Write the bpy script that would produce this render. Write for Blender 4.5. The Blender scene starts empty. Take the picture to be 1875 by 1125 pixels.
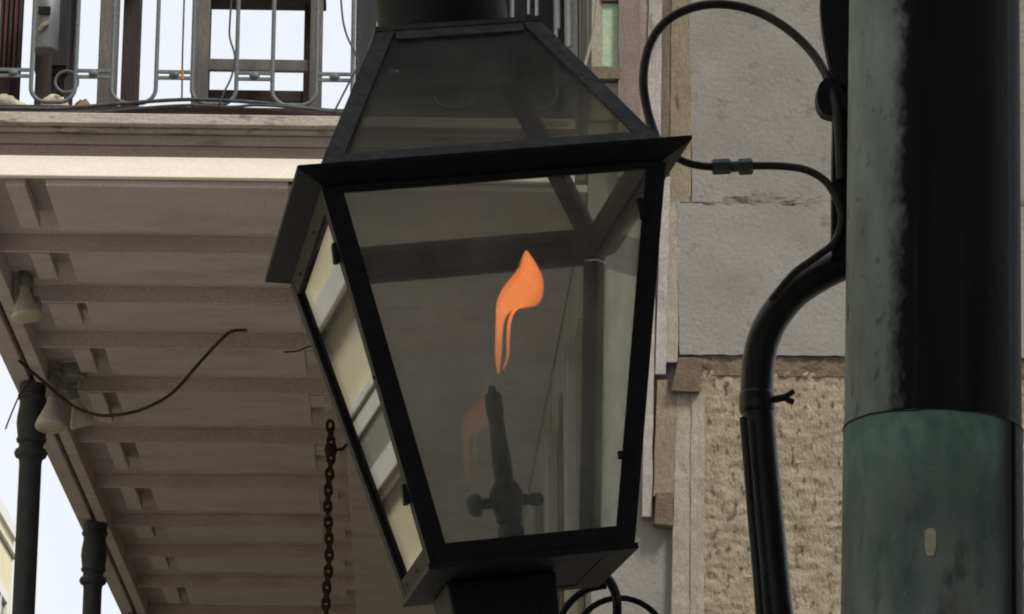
import bpy, math, random
from mathutils import Vector, Matrix, Euler, noise

random.seed(7)
scene = bpy.context.scene
COL = scene.collection

# ------------------------------------------------------------------ camera
FOC, CX, CY = 5500.0, 937.5, 562.5          # focal length and centre in photo pixels (1875 x 1125)
CAM = Vector((0.0, 0.0, 1.6))
YAW, PITCH = math.radians(2.2226), math.radians(16.3881)
cam_d = bpy.data.cameras.new('camera')
cam = bpy.data.objects.new('camera', cam_d)
COL.objects.link(cam)
cam.location = CAM
cam.rotation_euler = (math.pi / 2 + PITCH, 0, -YAW)
cam_d.sensor_width = 36.0
cam_d.lens = FOC / 1875.0 * 36.0
cam_d.clip_start = 0.05
cam_d.clip_end = 3000.0
scene.camera = cam

# ------------------------------------------------------------------ sky and sun (bright overcast)
SUN_EL, SUN_AZ = math.radians(52), math.radians(135)   # azimuth from +Y towards +X: behind the camera, a little right
world = bpy.data.worlds.new('World')
scene.world = world
world.use_nodes = True
wn, wl = world.node_tree.nodes, world.node_tree.links
wn.clear()
w_out = wn.new('ShaderNodeOutputWorld')
w_bg = wn.new('ShaderNodeBackground')
w_sky = wn.new('ShaderNodeTexSky')
w_sky.sky_type = 'NISHITA'
w_sky.sun_disc = False
w_sky.sun_elevation = SUN_EL
w_sky.sun_rotation = SUN_AZ
w_sky.dust_density = 4.0
w_mix = wn.new('ShaderNodeMixRGB')
w_mix.inputs['Fac'].default_value = 0.86
w_noise = wn.new('ShaderNodeTexNoise')
w_noise.inputs['Scale'].default_value = 2.2
w_noise.inputs['Detail'].default_value = 5.0
w_ramp = wn.new('ShaderNodeValToRGB')
w_ramp.color_ramp.elements[0].position = 0.3
w_ramp.color_ramp.elements[0].color = (0.86, 0.91, 1.0, 1)
w_ramp.color_ramp.elements[1].position = 0.7
w_ramp.color_ramp.elements[1].color = (1.0, 1.0, 1.0, 1)
w_scale = wn.new('ShaderNodeVectorMath')
w_scale.operation = 'SCALE'
w_scale.inputs['Scale'].default_value = 7.0
w_tc = wn.new('ShaderNodeTexCoord')
wl.new(w_tc.outputs['Generated'], w_noise.inputs['Vector'])
wl.new(w_noise.outputs['Fac'], w_ramp.inputs['Fac'])
wl.new(w_ramp.outputs['Color'], w_scale.inputs[0])
wl.new(w_sky.outputs['Color'], w_mix.inputs['Color1'])
wl.new(w_scale.outputs['Vector'], w_mix.inputs['Color2'])
wl.new(w_mix.outputs['Color'], w_bg.inputs['Color'])
w_bg.inputs['Strength'].default_value = 0.1
wl.new(w_bg.outputs['Background'], w_out.inputs['Surface'])

sun_d = bpy.data.lights.new('sun', 'SUN')
sun_d.energy = 2.4
sun_d.angle = math.radians(14)
sun_d.color = (1.0, 0.96, 0.9)
sun = bpy.data.objects.new('sun', sun_d)
COL.objects.link(sun)
sun_dir = Vector((math.sin(SUN_AZ) * math.cos(SUN_EL), math.cos(SUN_AZ) * math.cos(SUN_EL), math.sin(SUN_EL)))
sun.rotation_euler = (-sun_dir).to_track_quat('-Z', 'Y').to_euler()
sun.location = (0, -5, 20)

scene.view_settings.view_transform = 'Standard'
scene.view_settings.look = 'None'
scene.view_settings.exposure = 0.6
scene.view_settings.gamma = 1.0
scene.view_settings.use_curve_mapping = False
scene.cycles.transparent_max_bounces = 24
scene.cycles.max_bounces = 10
scene.cycles.diffuse_bounces = 5
scene.cycles.use_denoising = True
scene.cycles.filter_width = 2.0

# ------------------------------------------------------------------ layout: a point of the photo at a given distance
_sa, _ca, _sp, _cp = math.sin(YAW), math.cos(YAW), math.sin(PITCH), math.cos(PITCH)
RIGHT = Vector((_ca, -_sa, 0))
FWD = Vector((_sa * _cp, _ca * _cp, _sp))
UP = RIGHT.cross(FWD)

def at(x, y, Y):
    v = RIGHT * ((x - CX) / FOC) - UP * ((y - CY) / FOC) + FWD
    return CAM + v * (Y / v.y)

# ------------------------------------------------------------------ materials
def srgb(r, g, b):
    f = lambda c: (c / 255 / 12.92) if c / 255 <= 0.04045 else ((c / 255 + 0.055) / 1.055) ** 2.4
    return (f(r), f(g), f(b), 1)

def base_mat(name):
    m = bpy.data.materials.new(name)
    m.use_nodes = True
    nt = m.node_tree
    return m, nt.nodes, nt.links, nt.nodes['Principled BSDF']

def mat(name, c1, c2=None, scale=8.0, rough=0.8, bump=0.0, bscale=None, spots=None, spot_scale=20, spot_lo=0.62,
        spot_hi=0.7, stretch=(1, 1, 1), metallic=0.0, spec=0.3, detail=6.0, grain=.5, gscale=110):
    """two-tone noise colour, optional third-colour stains, fine bump"""
    m, n, l, b = base_mat(name)
    tc = n.new('ShaderNodeTexCoord')
    geo = n.new('ShaderNodeNewGeometry')
    mp = n.new('ShaderNodeMapping')
    mp.inputs['Scale'].default_value = stretch
    l.new(geo.outputs['Position'], mp.inputs['Vector'])
    nz = n.new('ShaderNodeTexNoise')
    nz.inputs['Scale'].default_value = scale
    nz.inputs['Detail'].default_value = detail
    nz.inputs['Roughness'].default_value = 0.65
    l.new(mp.outputs['Vector'], nz.inputs['Vector'])
    rp = n.new('ShaderNodeValToRGB')
    rp.color_ramp.elements[0].position = 0.3
    rp.color_ramp.elements[1].position = 0.7
    rp.color_ramp.elements[0].color = c1
    rp.color_ramp.elements[1].color = c2 or c1
    l.new(nz.outputs['Fac'], rp.inputs['Fac'])
    out = rp.outputs['Color']
    if spots:
        n2 = n.new('ShaderNodeTexNoise')
        n2.inputs['Scale'].default_value = spot_scale
        n2.inputs['Detail'].default_value = 4
        l.new(mp.outputs['Vector'], n2.inputs['Vector'])
        r2 = n.new('ShaderNodeMapRange')
        r2.inputs['From Min'].default_value = spot_lo
        r2.inputs['From Max'].default_value = spot_hi
        l.new(n2.outputs['Fac'], r2.inputs['Value'])
        mx = n.new('ShaderNodeMixRGB')
        l.new(r2.outputs['Result'], mx.inputs['Fac'])
        l.new(out, mx.inputs['Color1'])
        mx.inputs['Color2'].default_value = spots
        out = mx.outputs['Color']
    if grain:
        ng = n.new('ShaderNodeTexNoise')
        ng.inputs['Scale'].default_value = gscale
        ng.inputs['Detail'].default_value = 3
        ng.inputs['Roughness'].default_value = .8
        l.new(geo.outputs['Position'], ng.inputs['Vector'])
        rg = n.new('ShaderNodeMapRange')
        rg.inputs['From Min'].default_value = .3
        rg.inputs['From Max'].default_value = .7
        rg.inputs['To Min'].default_value = 1 - grain / 2
        rg.inputs['To Max'].default_value = 1 + grain / 2
        l.new(ng.outputs['Fac'], rg.inputs['Value'])
        vm = n.new('ShaderNodeVectorMath')
        vm.operation = 'SCALE'
        l.new(out, vm.inputs[0])
        l.new(rg.outputs['Result'], vm.inputs['Scale'])
        out = vm.outputs['Vector']
    l.new(out, b.inputs['Base Color'])
    b.inputs['Roughness'].default_value = rough
    b.inputs['Metallic'].default_value = metallic
    b.inputs['Specular IOR Level'].default_value = spec
    if bump:
        nb = n.new('ShaderNodeTexNoise')
        nb.inputs['Scale'].default_value = bscale or scale * 6
        nb.inputs['Detail'].default_value = 5
        l.new(mp.outputs['Vector'], nb.inputs['Vector'])
        bp = n.new('ShaderNodeBump')
        bp.inputs['Strength'].default_value = bump
        bp.inputs['Distance'].default_value = 0.01
        l.new(nb.outputs['Fac'], bp.inputs['Height'])
        l.new(bp.outputs['Normal'], b.inputs['Normal'])
    return m

def rgb(r, g=None, b=None):
    if g is None:
        g = b = r
    return (r, g, b, 1)

M = {}
M['black'] = mat('black_paint', rgb(.007, .007, .0075), rgb(.013, .013, .0135), scale=40, rough=.6, bump=.15, bscale=180,
                 spots=rgb(.025, .02, .017), spot_scale=60, spot_lo=.66, spot_hi=.8, spec=.18)
M['black_rust'] = mat('black_paint_rusting', rgb(.014, .013, .013), rgb(.05, .032, .024), scale=35, rough=.7, bump=.3, bscale=150, spec=.2)
M['hip'] = mat('skylit_black_paint', rgb(0.0374, 0.0391, 0.0408), rgb(0.0765, 0.0782, 0.0799), scale=30, rough=.6, bump=.2, bscale=120,
               spots=rgb(0.1360, 0.1275, 0.1190), spot_scale=90, spot_lo=.68, spot_hi=.8, spec=.25)  # paler grey than the frame: sky light on the roof bars painted in
M['burner'] = mat('sooty_brass', rgb(.018, .018, .017), rgb(.05, .05, .046), scale=60, rough=.75, bump=.2, bscale=300)
M['arm'] = mat('gloss_black_arm', rgb(.006, .006, .0065), rgb(.012, .012, .012), scale=30, rough=.38, bump=.1, bscale=90, spec=.35)
M['tube'] = mat('oxidised_copper_tube', rgb(.012, .011, .010), rgb(.035, .025, .020), scale=70, rough=.55, bump=.2, bscale=200)
M['coupling'] = mat('tarnished_coupling', rgb(.05, .058, .055), rgb(.10, .115, .11), scale=120, rough=.6, bump=.3, metallic=.3)
M['cream'] = mat('cream_fascia_paint', rgb(0.784, 0.721, 0.615), rgb(0.890, 0.837, 0.731), scale=3, rough=.75, bump=.1, bscale=60, stretch=(1, 1, 3), grain=.15)
M['taupe'] = mat('taupe_paint', rgb(0.2340, 0.1950, 0.1703), rgb(0.3120, 0.2678, 0.2340), scale=4, rough=.85, bump=.25, bscale=50,
                 spots=rgb(0.1456, 0.1170, 0.0975), spot_scale=12, spot_lo=.6, spot_hi=.75, stretch=(.35, 1, 1))
M['taupe_dk'] = mat('taupe_paint_pink', rgb(0.1980, 0.1488, 0.1260), rgb(0.2604, 0.1980, 0.1716), scale=4, rough=.85, bump=.25, bscale=50, stretch=(.35, 1, 1))
M['cornice'] = mat('dusty_cornice', rgb(0.3142, 0.2761, 0.2285), rgb(0.4284, 0.3903, 0.3332), scale=10, rough=.9, bump=.4, bscale=80,
                   spots=rgb(0.1523, 0.1238, 0.0952), spot_scale=25, spot_lo=.58, spot_hi=.7, stretch=(.4, 1, 1))
M['ceil'] = mat('ceiling_paint', rgb(0.4584, 0.4031, 0.3943), rgb(0.5261, 0.4648, 0.4535), scale=7, rough=.85, bump=.2, bscale=60,
                spots=rgb(0.3861, 0.3320, 0.3204), spot_scale=5, spot_lo=.5, spot_hi=.8, stretch=(.5, 1, 1))
M['ceil_dk'] = mat('ceiling_plank', rgb(0.4463, 0.3825, 0.3710), rgb(0.5190, 0.4488, 0.4346), scale=7, rough=.85, bump=.2, bscale=60,
                spots=rgb(0.3736, 0.3111, 0.2968), spot_scale=6, spot_lo=.5, spot_hi=.8, stretch=(.5, 1, 1))
M['ceil_b'] = mat('ceiling_paint_warm', rgb(0.4633, 0.3984, 0.3845), rgb(0.5309, 0.4601, 0.4436), scale=7, rough=.85, bump=.2, bscale=60,
                spots=rgb(0.3958, 0.3272, 0.3106), spot_scale=6, spot_lo=.5, spot_hi=.8, stretch=(.5, 1, 1))
M['redbrown'] = mat('red_brown_groove', rgb(.05, .025, .018), rgb(.10, .05, .035), scale=12, rough=.9)
M['iron_rail'] = mat('grey_iron_paint', rgb(.085, .095, .10), rgb(.14, .15, .155), scale=60, rough=.6, bump=.2, bscale=150)
M['iron_col'] = mat('dark_column_paint', rgb(.022, .023, .027), rgb(.04, .041, .047), scale=20, rough=.6, bump=.2, bscale=90)
M['railwood'] = mat('dark_rail', rgb(.035, .024, .02), rgb(.07, .05, .04), scale=15, rough=.9, bump=.2, stretch=(.3, 1, 1))
M['cable'] = mat('grey_black_cable', rgb(.02, .022, .024), rgb(.075, .08, .085), scale=25, rough=.7)
M['wood_grey'] = mat('greyed_wood', rgb(.09, .08, .075), rgb(.15, .135, .125), scale=20, rough=.85, bump=.3, stretch=(1, 1, .15))
M['wood_dark'] = mat('dark_stained_wood', rgb(.028, .02, .02), rgb(.055, .04, .038), scale=20, rough=.8, bump=.3, stretch=(1, 1, .15))
M['cushion'] = mat('black_cushion', rgb(.012, .012, .012), rgb(.028, .026, .025), scale=70, rough=.95, bump=.6, bscale=90)
M['steel'] = mat('grey_steel', rgb(.13, .14, .14), rgb(.2, .21, .21), scale=14, rough=.5, metallic=.2)
M['sack'] = mat('cream_sack_cloth', rgb(.30, .26, .18), rgb(.52, .47, .36), scale=14, rough=.95, bump=.6, bscale=60, spots=rgb(.12, .09, .05), spot_scale=18, spot_lo=.58, spot_hi=.68)
M['sack_brown'] = mat('brown_sack_cloth', rgb(.12, .075, .035), rgb(.26, .18, .09), scale=14, rough=.95, bump=.6, bscale=60)
M['screen'] = mat('dark_screen_paint', rgb(.02, .02, .022), rgb(.04, .039, .04), scale=10, rough=.8, bump=.3, stretch=(1, 1, .2))
M['shutter'] = mat('black_shutter_paint', rgb(.016, .018, .022), rgb(.035, .038, .042), scale=12, rough=.6, bump=.2)
M['white_wood'] = mat('grey_white_trim', rgb(.42, .43, .44), rgb(.6, .6, .58), scale=12, rough=.8, bump=.3, stretch=(1, 1, .2), spots=rgb(.2, .17, .14), spot_scale=14)
M['plaster'] = mat('grey_plaster', rgb(0.1724, 0.1610, 0.1434), rgb(0.2212, 0.2103, 0.1894), scale=3.5, rough=.92, bump=.35, bscale=55,
                   spots=rgb(0.1357, 0.1257, 0.1060), spot_scale=16, spot_lo=.6, spot_hi=.75, grain=.28)
M['plaster_low'] = mat('grey_plaster_low', rgb(0.1827, 0.1724, 0.1536), rgb(0.2370, 0.2238, 0.2000), scale=3.5, rough=.92, bump=.35, bscale=55,
                   spots=rgb(0.1458, 0.1308, 0.1119), spot_scale=14, spot_lo=.62, spot_hi=.78, grain=.28)
M['joint'] = mat('stained_joint_plaster', rgb(0.1572, 0.1400, 0.1238), rgb(0.1927, 0.1745, 0.1521), scale=10, rough=.95, bump=.5,
                 spots=rgb(0.0629, 0.0487, 0.0386), spot_scale=16, spot_lo=.47, spot_hi=.6, stretch=(.55, 1, 1))
M['stucco'] = mat('rough_tan_stucco', rgb(0.2083, 0.1712, 0.1152), rgb(0.3021, 0.2542, 0.1769), scale=14, rough=.95, bump=.7, bscale=90,
                  spots=rgb(0.0886, 0.0665, 0.0453), spot_scale=40, spot_lo=.56, spot_hi=.67, stretch=(1, 1, .55), gscale=160)
M['stucco_brown'] = mat('brown_stained_stucco', rgb(0.0884, 0.0650, 0.0415), rgb(0.1625, 0.1263, 0.0830), scale=14, rough=.95, bump=.6, bscale=70)
M['brown_brick'] = mat('brown_brick', rgb(0.096, 0.066, 0.046), rgb(0.152, 0.112, 0.080), scale=18, rough=.95, bump=.5)
M['cream_strip'] = mat('cream_limewash', rgb(0.2235, 0.1966, 0.1542), rgb(0.3083, 0.2775, 0.2198), scale=10, rough=.95, bump=.5, stretch=(1, 1, .35),
                       spots=rgb(0.1233, 0.0925, 0.0616), spot_scale=24, spot_lo=.64, spot_hi=.74)
M['tan_strip'] = mat('tan_limewash', rgb(0.1542, 0.1233, 0.0810), rgb(0.2313, 0.1927, 0.1350), scale=14, rough=.95, bump=.5, stretch=(1, 1, .35),
                     spots=rgb(0.0848, 0.0616, 0.0386), spot_scale=24, spot_lo=.6, spot_hi=.72)
M['dark_strip'] = mat('mouldy_strip', rgb(0.0848, 0.0656, 0.0424), rgb(0.1542, 0.1272, 0.0887), scale=16, rough=.95, bump=.5, stretch=(1, 1, .3))
M['brown_strip'] = mat('taupe_brown_strip', rgb(0.1465, 0.1156, 0.0964), rgb(0.1927, 0.1580, 0.1311), scale=10, rough=.95, bump=.3, stretch=(1, 1, .3))
M['peel_white'] = mat('peeling_white_moulding', rgb(0.2516, 0.2313, 0.2069), rgb(0.3409, 0.3165, 0.2922), scale=12, rough=.9, bump=.4, stretch=(1, 1, .3),
                      spots=rgb(0.1542, 0.1096, 0.0812), spot_scale=20, spot_lo=.6, spot_hi=.72)
M['green'] = mat('pale_green_panel', rgb(.26, .40, .30), rgb(.36, .42, .27), scale=5, rough=.85, bump=.2, spots=rgb(.4, .38, .26), spot_scale=9, spot_lo=.6, spot_hi=.8)
M['facade'] = mat('facade_plaster', rgb(.27, .25, .215), rgb(.37, .345, .30), scale=2.5, rough=.92, bump=.3, stretch=(1, .8, .2),
                  spots=rgb(.14, .12, .10), spot_scale=5, spot_lo=.58, spot_hi=.7)
M['facade_trim'] = mat('facade_trim', rgb(.27, .265, .235), rgb(.35, .34, .305), scale=6, rough=.85, bump=.2, stretch=(1, 1, .3))
M['yellow'] = mat('pale_yellow_wall', rgb(0.7107, 0.6592, 0.4371), rgb(0.7828, 0.7313, 0.5022), scale=1.2, rough=.85, bump=.1, bscale=40)
M['yellow_trim'] = mat('pale_trim', rgb(.76, .75, .68), rgb(.82, .81, .75), scale=3, rough=.8)
M['grey_band'] = mat('grey_sign_band', rgb(.24, .24, .21), rgb(.30, .30, .265), scale=3, rough=.85)
M['dark_trim'] = mat('shadow_gap_paint', rgb(.14, .13, .10), rgb(.2, .18, .14), scale=5, rough=.9)
M['lampglass'] = mat('frosted_lamp_glass', rgb(0.4000, 0.3840, 0.3280), rgb(0.4800, 0.4640, 0.4000), scale=10, rough=.35, spec=.5)
M['lampface'] = mat('lamp_face', rgb(0.3600, 0.3420, 0.2430), rgb(0.4680, 0.4410, 0.3240), scale=12, rough=.3, spec=.5)
M['lampmetal'] = mat('grey_socket', rgb(.17, .165, .15), rgb(.26, .25, .23), scale=20, rough=.7)
M['wire'] = mat('brown_wire', rgb(.022, .014, .012), rgb(.05, .03, .025), scale=40, rough=.8)
M['chain'] = mat('rusty_chain', rgb(0.0210, 0.0126, 0.0098), rgb(0.0490, 0.0294, 0.0224), scale=60, rough=.75, bump=.3, metallic=.3)
M['orange_wire'] = mat('orange_wire', rgb(.35, .13, .03), rgb(.4, .18, .06), scale=20, rough=.7)
M['asphalt'] = mat('worn_road', rgb(.18, .18, .176), rgb(.23, .228, .22), scale=30, rough=.9, bump=.3)
M['paving'] = mat('pavement_concrete', rgb(.19, .183, .17), rgb(.25, .24, .225), scale=4, rough=.9, bump=.3)
M['kerb'] = mat('granite_kerb', rgb(.2, .2, .19), rgb(.28, .27, .26), scale=30, rough=.85, bump=.2)
M['earth'] = mat('town_ground', rgb(.17, .16, .145), rgb(.22, .21, .19), scale=.8, rough=.95)
M['winglass'] = mat('dark_window_glass', rgb(.02, .024, .028), rgb(.03, .035, .04), scale=2, rough=.08, spec=.5)
M['chip'] = mat('cream_paint_chip', rgb(.40, .40, .28), rgb(.46, .46, .34), scale=60, rough=.9)
M['roof'] = mat('roof_slate', rgb(.08, .08, .085), rgb(.12, .12, .12), scale=6, rough=.85)

def glass_mat(name, tint, dirt, dirt_col, dirt_scale=18, soot_up=None, gloss=1.0, rough=.012):
    """thin old window glass: fresnel gloss over a see-through, slightly dirty body"""
    m = bpy.data.materials.new(name)
    m.use_nodes = True
    n, l = m.node_tree.nodes, m.node_tree.links
    n.clear()
    out = n.new('ShaderNodeOutputMaterial')
    geo = n.new('ShaderNodeNewGeometry')
    ior = n.new('ShaderNodeMix')
    ior.data_type = 'FLOAT'
    ior.inputs['A'].default_value = 1.5
    ior.inputs['B'].default_value = 1 / 1.5
    l.new(geo.outputs['Backfacing'], ior.inputs['Factor'])
    fr = n.new('ShaderNodeFresnel')
    l.new(ior.outputs['Result'], fr.inputs['IOR'])
    tr = n.new('ShaderNodeBsdfTransparent')
    tr.inputs['Color'].default_value = tint
    df = n.new('ShaderNodeBsdfDiffuse')
    df.inputs['Color'].default_value = dirt_col
    tl = n.new('ShaderNodeBsdfTranslucent')
    tl.inputs['Color'].default_value = dirt_col
    dd = n.new('ShaderNodeMixShader')
    dd.inputs['Fac'].default_value = .5
    l.new(df.outputs['BSDF'], dd.inputs[1])
    l.new(tl.outputs['BSDF'], dd.inputs[2])
    tc = n.new('ShaderNodeTexCoord')
    nz = n.new('ShaderNodeTexNoise')
    nz.inputs['Scale'].default_value = dirt_scale
    nz.inputs['Detail'].default_value = 6
    l.new(tc.outputs['Object'], nz.inputs['Vector'])
    rg = n.new('ShaderNodeMapRange')
    rg.inputs['From Min'].default_value = .3
    rg.inputs['From Max'].default_value = .75
    rg.inputs['To Min'].default_value = dirt * .4
    rg.inputs['To Max'].default_value = dirt * 2.0
    l.new(nz.outputs['Fac'], rg.inputs['Value'])
    body = n.new('ShaderNodeMixShader')
    l.new(rg.outputs['Result'], body.inputs['Fac'])
    l.new(tr.outputs['BSDF'], body.inputs[1])
    l.new(dd.outputs['Shader'], body.inputs[2])
    if soot_up:
        sp = n.new('ShaderNodeSeparateXYZ')
        l.new(tc.outputs['Object'], sp.inputs['Vector'])
        mr = n.new('ShaderNodeMapRange')
        mr.inputs['From Min'].default_value = soot_up[0]
        mr.inputs['From Max'].default_value = soot_up[1]
        mr.inputs['To Min'].default_value = 0
        mr.inputs['To Max'].default_value = 1
        l.new(sp.outputs['Z'], mr.inputs['Value'])
        cr = n.new('ShaderNodeMixRGB')
        cr.inputs['Color1'].default_value = tint
        cr.inputs['Color2'].default_value = soot_up[2]
        l.new(mr.outputs['Result'], cr.inputs['Fac'])
        l.new(cr.outputs['Color'], tr.inputs['Color'])
    gl = n.new('ShaderNodeBsdfGlossy')
    gl.inputs['Roughness'].default_value = rough
    mix = n.new('ShaderNodeMixShader')
    gm = n.new('ShaderNodeMath')
    gm.operation = 'MULTIPLY'
    gm.inputs[1].default_value = gloss
    l.new(fr.outputs['Fac'], gm.inputs[0])
    l.new(gm.outputs[0], mix.inputs['Fac'])
    l.new(body.outputs['Shader'], mix.inputs[1])
    l.new(gl.outputs['BSDF'], mix.inputs[2])
    l.new(mix.outputs['Shader'], out.inputs['Surface'])
    return m

M['pane'] = glass_mat('lantern_glass', (.94, .955, .955, 1), .085, rgb(.48, .48, .46))
M['pane_left'] = glass_mat('bright_side_glass', (.95, .955, .945, 1), .02, rgb(.46, .45, .42), gloss=1.25)
M['pane_right'] = glass_mat('dusty_side_glass', (.92, .93, .915, 1), .14, rgb(.46, .46, .42), gloss=.45, rough=.05)
M['roofpane'] = glass_mat('sooty_roof_glass', (.87, .86, .81, 1), .16, rgb(.29, .288, .275), 14, (.03, .14, (.50, .51, .50, 1)), .35, .3)

def flame_mat(name, lo, hi):
    m = bpy.data.materials.new(name)
    m.use_nodes = True
    n, l = m.node_tree.nodes, m.node_tree.links
    n.clear()
    out = n.new('ShaderNodeOutputMaterial')
    em = n.new('ShaderNodeEmission')
    tr = n.new('ShaderNodeBsdfTransparent')
    mx = n.new('ShaderNodeMixShader')
    at_ = n.new('ShaderNodeAttribute')
    at_.attribute_name = 'burn'
    ramp = n.new('ShaderNodeValToRGB')
    ramp.color_ramp.elements[0].position = 0.0
    ramp.color_ramp.elements[0].color = lo
    ramp.color_ramp.elements[1].position = 1.0
    ramp.color_ramp.elements[1].color = hi
    fnz = n.new('ShaderNodeTexNoise')
    fnz.inputs['Scale'].default_value = 130
    fgeo = n.new('ShaderNodeNewGeometry')
    l.new(fgeo.outputs['Position'], fnz.inputs['Vector'])
    fmr = n.new('ShaderNodeMapRange')
    fmr.inputs['To Min'].default_value = .9
    fmr.inputs['To Max'].default_value = 1.5
    l.new(fnz.outputs['Fac'], fmr.inputs['Value'])
    l.new(fmr.outputs['Result'], em.inputs['Strength'])
    l.new(at_.outputs['Fac'], ramp.inputs['Fac'])
    l.new(ramp.outputs['Color'], em.inputs['Color'])
    mr = n.new('ShaderNodeMapRange')
    mr.inputs['To Min'].default_value = .04
    mr.inputs['To Max'].default_value = .93
    l.new(at_.outputs['Fac'], mr.inputs['Value'])
    l.new(mr.outputs['Result'], mx.inputs['Fac'])
    l.new(tr.outputs['BSDF'], mx.inputs[1])
    l.new(em.outputs['Emission'], mx.inputs[2])
    l.new(mx.outputs['Shader'], out.inputs['Surface'])
    return m
M['flame_outer'] = flame_mat('flame_outer_veil', (.34, .10, .03, 1), (.60, .12, .03, 1))
M['flame'] = flame_mat('gas_flame', (.60, .19, .055, 1), (1.0, .19, .035, 1))
M['flame_inner'] = flame_mat('flame_heart', (.85, .32, .11, 1), (1.0, .30, .075, 1))

def pole_mat(name, upper):
    """copper pipe: verdigris where the black paint has worn off"""
    m, n, l, b = base_mat(name)
    tc = n.new('ShaderNodeTexCoord')
    sp = n.new('ShaderNodeSeparateXYZ')
    l.new(tc.outputs['Object'], sp.inputs['Vector'])
    def nz(scale, stretch, det=6):
        mp = n.new('ShaderNodeMapping')
        mp.inputs['Scale'].default_value = stretch
        l.new(tc.outputs['Object'], mp.inputs['Vector'])
        t = n.new('ShaderNodeTexNoise')
        t.inputs['Scale'].default_value = scale
        t.inputs['Detail'].default_value = det
        l.new(mp.outputs['Vector'], t.inputs['Vector'])
        return t.outputs['Fac']
    def ramp(src, a, ca, bb, cb):
        r = n.new('ShaderNodeValToRGB')
        r.color_ramp.elements[0].position = a
        r.color_ramp.elements[0].color = ca
        r.color_ramp.elements[1].position = bb
        r.color_ramp.elements[1].color = cb
        l.new(src, r.inputs['Fac'])
        return r.outputs['Color']
    def madd(a, k, c):
        q = n.new('ShaderNodeMath')
        q.operation = 'MULTIPLY_ADD'
        l.new(a, q.inputs[0])
        q.inputs[1].default_value = k
        if isinstance(c, (int, float)):
            q.inputs[2].default_value = c
        else:
            l.new(c, q.inputs[2])
        return q.outputs[0]
    def smooth(v, lo, hi):
        r = n.new('ShaderNodeMapRange')
        r.inputs['From Min'].default_value = lo
        r.inputs['From Max'].default_value = hi
        l.new(v, r.inputs['Value'])
        return r.outputs['Result']
    def mixc(f, a, bcol):
        x = n.new('ShaderNodeMixRGB')
        l.new(f, x.inputs['Fac'])
        for s, v in (('Color1', a), ('Color2', bcol)):
            if isinstance(v, tuple):
                x.inputs[s].default_value = v
            else:
                l.new(v, x.inputs[s])
        return x.outputs['Color']
    if upper:
        pat = ramp(nz(26, (1, 1, .35)), .32, rgb(.185, .21, .19), .68, rgb(.31, .345, .31))
        pat = mixc(smooth(nz(70, (1, 1, .6)), .6, .72), pat, rgb(.10, .115, .105))
        blk = ramp(nz(20, (1, 1, .06)), .35, rgb(.009, .009, .009), .75, rgb(.024, .027, .024))
        blk = mixc(smooth(nz(60, (1.4, 1.4, .03)), .62, .78), blk, rgb(.035, .042, .036))
        edge = madd(nz(42, (1, 1, .7)), .03, sp.outputs['X'])
        edge = madd(nz(7, (1, 1, .5)), .014, edge)
        edge = madd(nz(170, (1, 1, .6), 3), .014, edge)
        pat = mixc(smooth(sp.outputs['X'], -.075, -.03), pat, ramp(nz(34, (1, 1, .4)), .3, rgb(.11, .122, .112), .7, rgb(.2, .222, .2)))
        col = mixc(smooth(edge, -.031, -.016), pat, blk)
        # pale lime streak along one seam
        sx = n.new('ShaderNodeMath'); sx.operation = 'SUBTRACT'; sx.inputs[1].default_value = .0725
        l.new(sp.outputs['X'], sx.inputs[0])
        ab = n.new('ShaderNodeMath'); ab.operation = 'ABSOLUTE'; l.new(sx.outputs[0], ab.inputs[0])
        st = madd(nz(30, (1, 1, .1)), .0035, ab.outputs[0])
        col = mixc(smooth(st, .0042, .0026), col, rgb(.045, .052, .047))
    else:
        pat = ramp(nz(16, (1, 1, .35)), .34, rgb(.105, .142, .124), .66, rgb(.235, .27, .245))
        pat = mixc(smooth(nz(22, (1, 1, .3)), .5, .66), pat, rgb(.165, .163, .156))
        pat = mixc(smooth(nz(48, (1, 1, .4)), .56, .72), pat, rgb(.08, .10, .09))
        pat = mixc(smooth(nz(120, (1, 1, .7)), .62, .74), pat, rgb(.19, .215, .195))
        zz = madd(nz(12, (1, 1, .6)), .09, sp.outputs['Z'])
        pat = mixc(smooth(zz, -.06, .03), pat, ramp(nz(60, (1, 1, .6)), .35, rgb(.11, .205, .165), .65, rgb(.21, .30, .255)))
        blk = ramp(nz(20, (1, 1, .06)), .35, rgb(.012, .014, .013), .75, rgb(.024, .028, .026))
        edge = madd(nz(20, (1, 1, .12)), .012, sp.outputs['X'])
        col = mixc(smooth(edge, .055, .073), pat, blk)  # soft dark right side: shading painted into the colour, along with stain
    l.new(col, b.inputs['Base Color'])
    b.inputs['Roughness'].default_value = .68
    b.inputs['Specular IOR Level'].default_value = .1
    bp = n.new('ShaderNodeBump')
    bp.inputs['Strength'].default_value = .25
    bp.inputs['Distance'].default_value = .004
    l.new(nz(90, (1, 1, .5)), bp.inputs['Height'])
    l.new(bp.outputs['Normal'], b.inputs['Normal'])
    return m
M['pole_up'] = pole_mat('worn_black_copper', True)
M['pole_lo'] = pole_mat('verdigris_copper', False)

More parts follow.
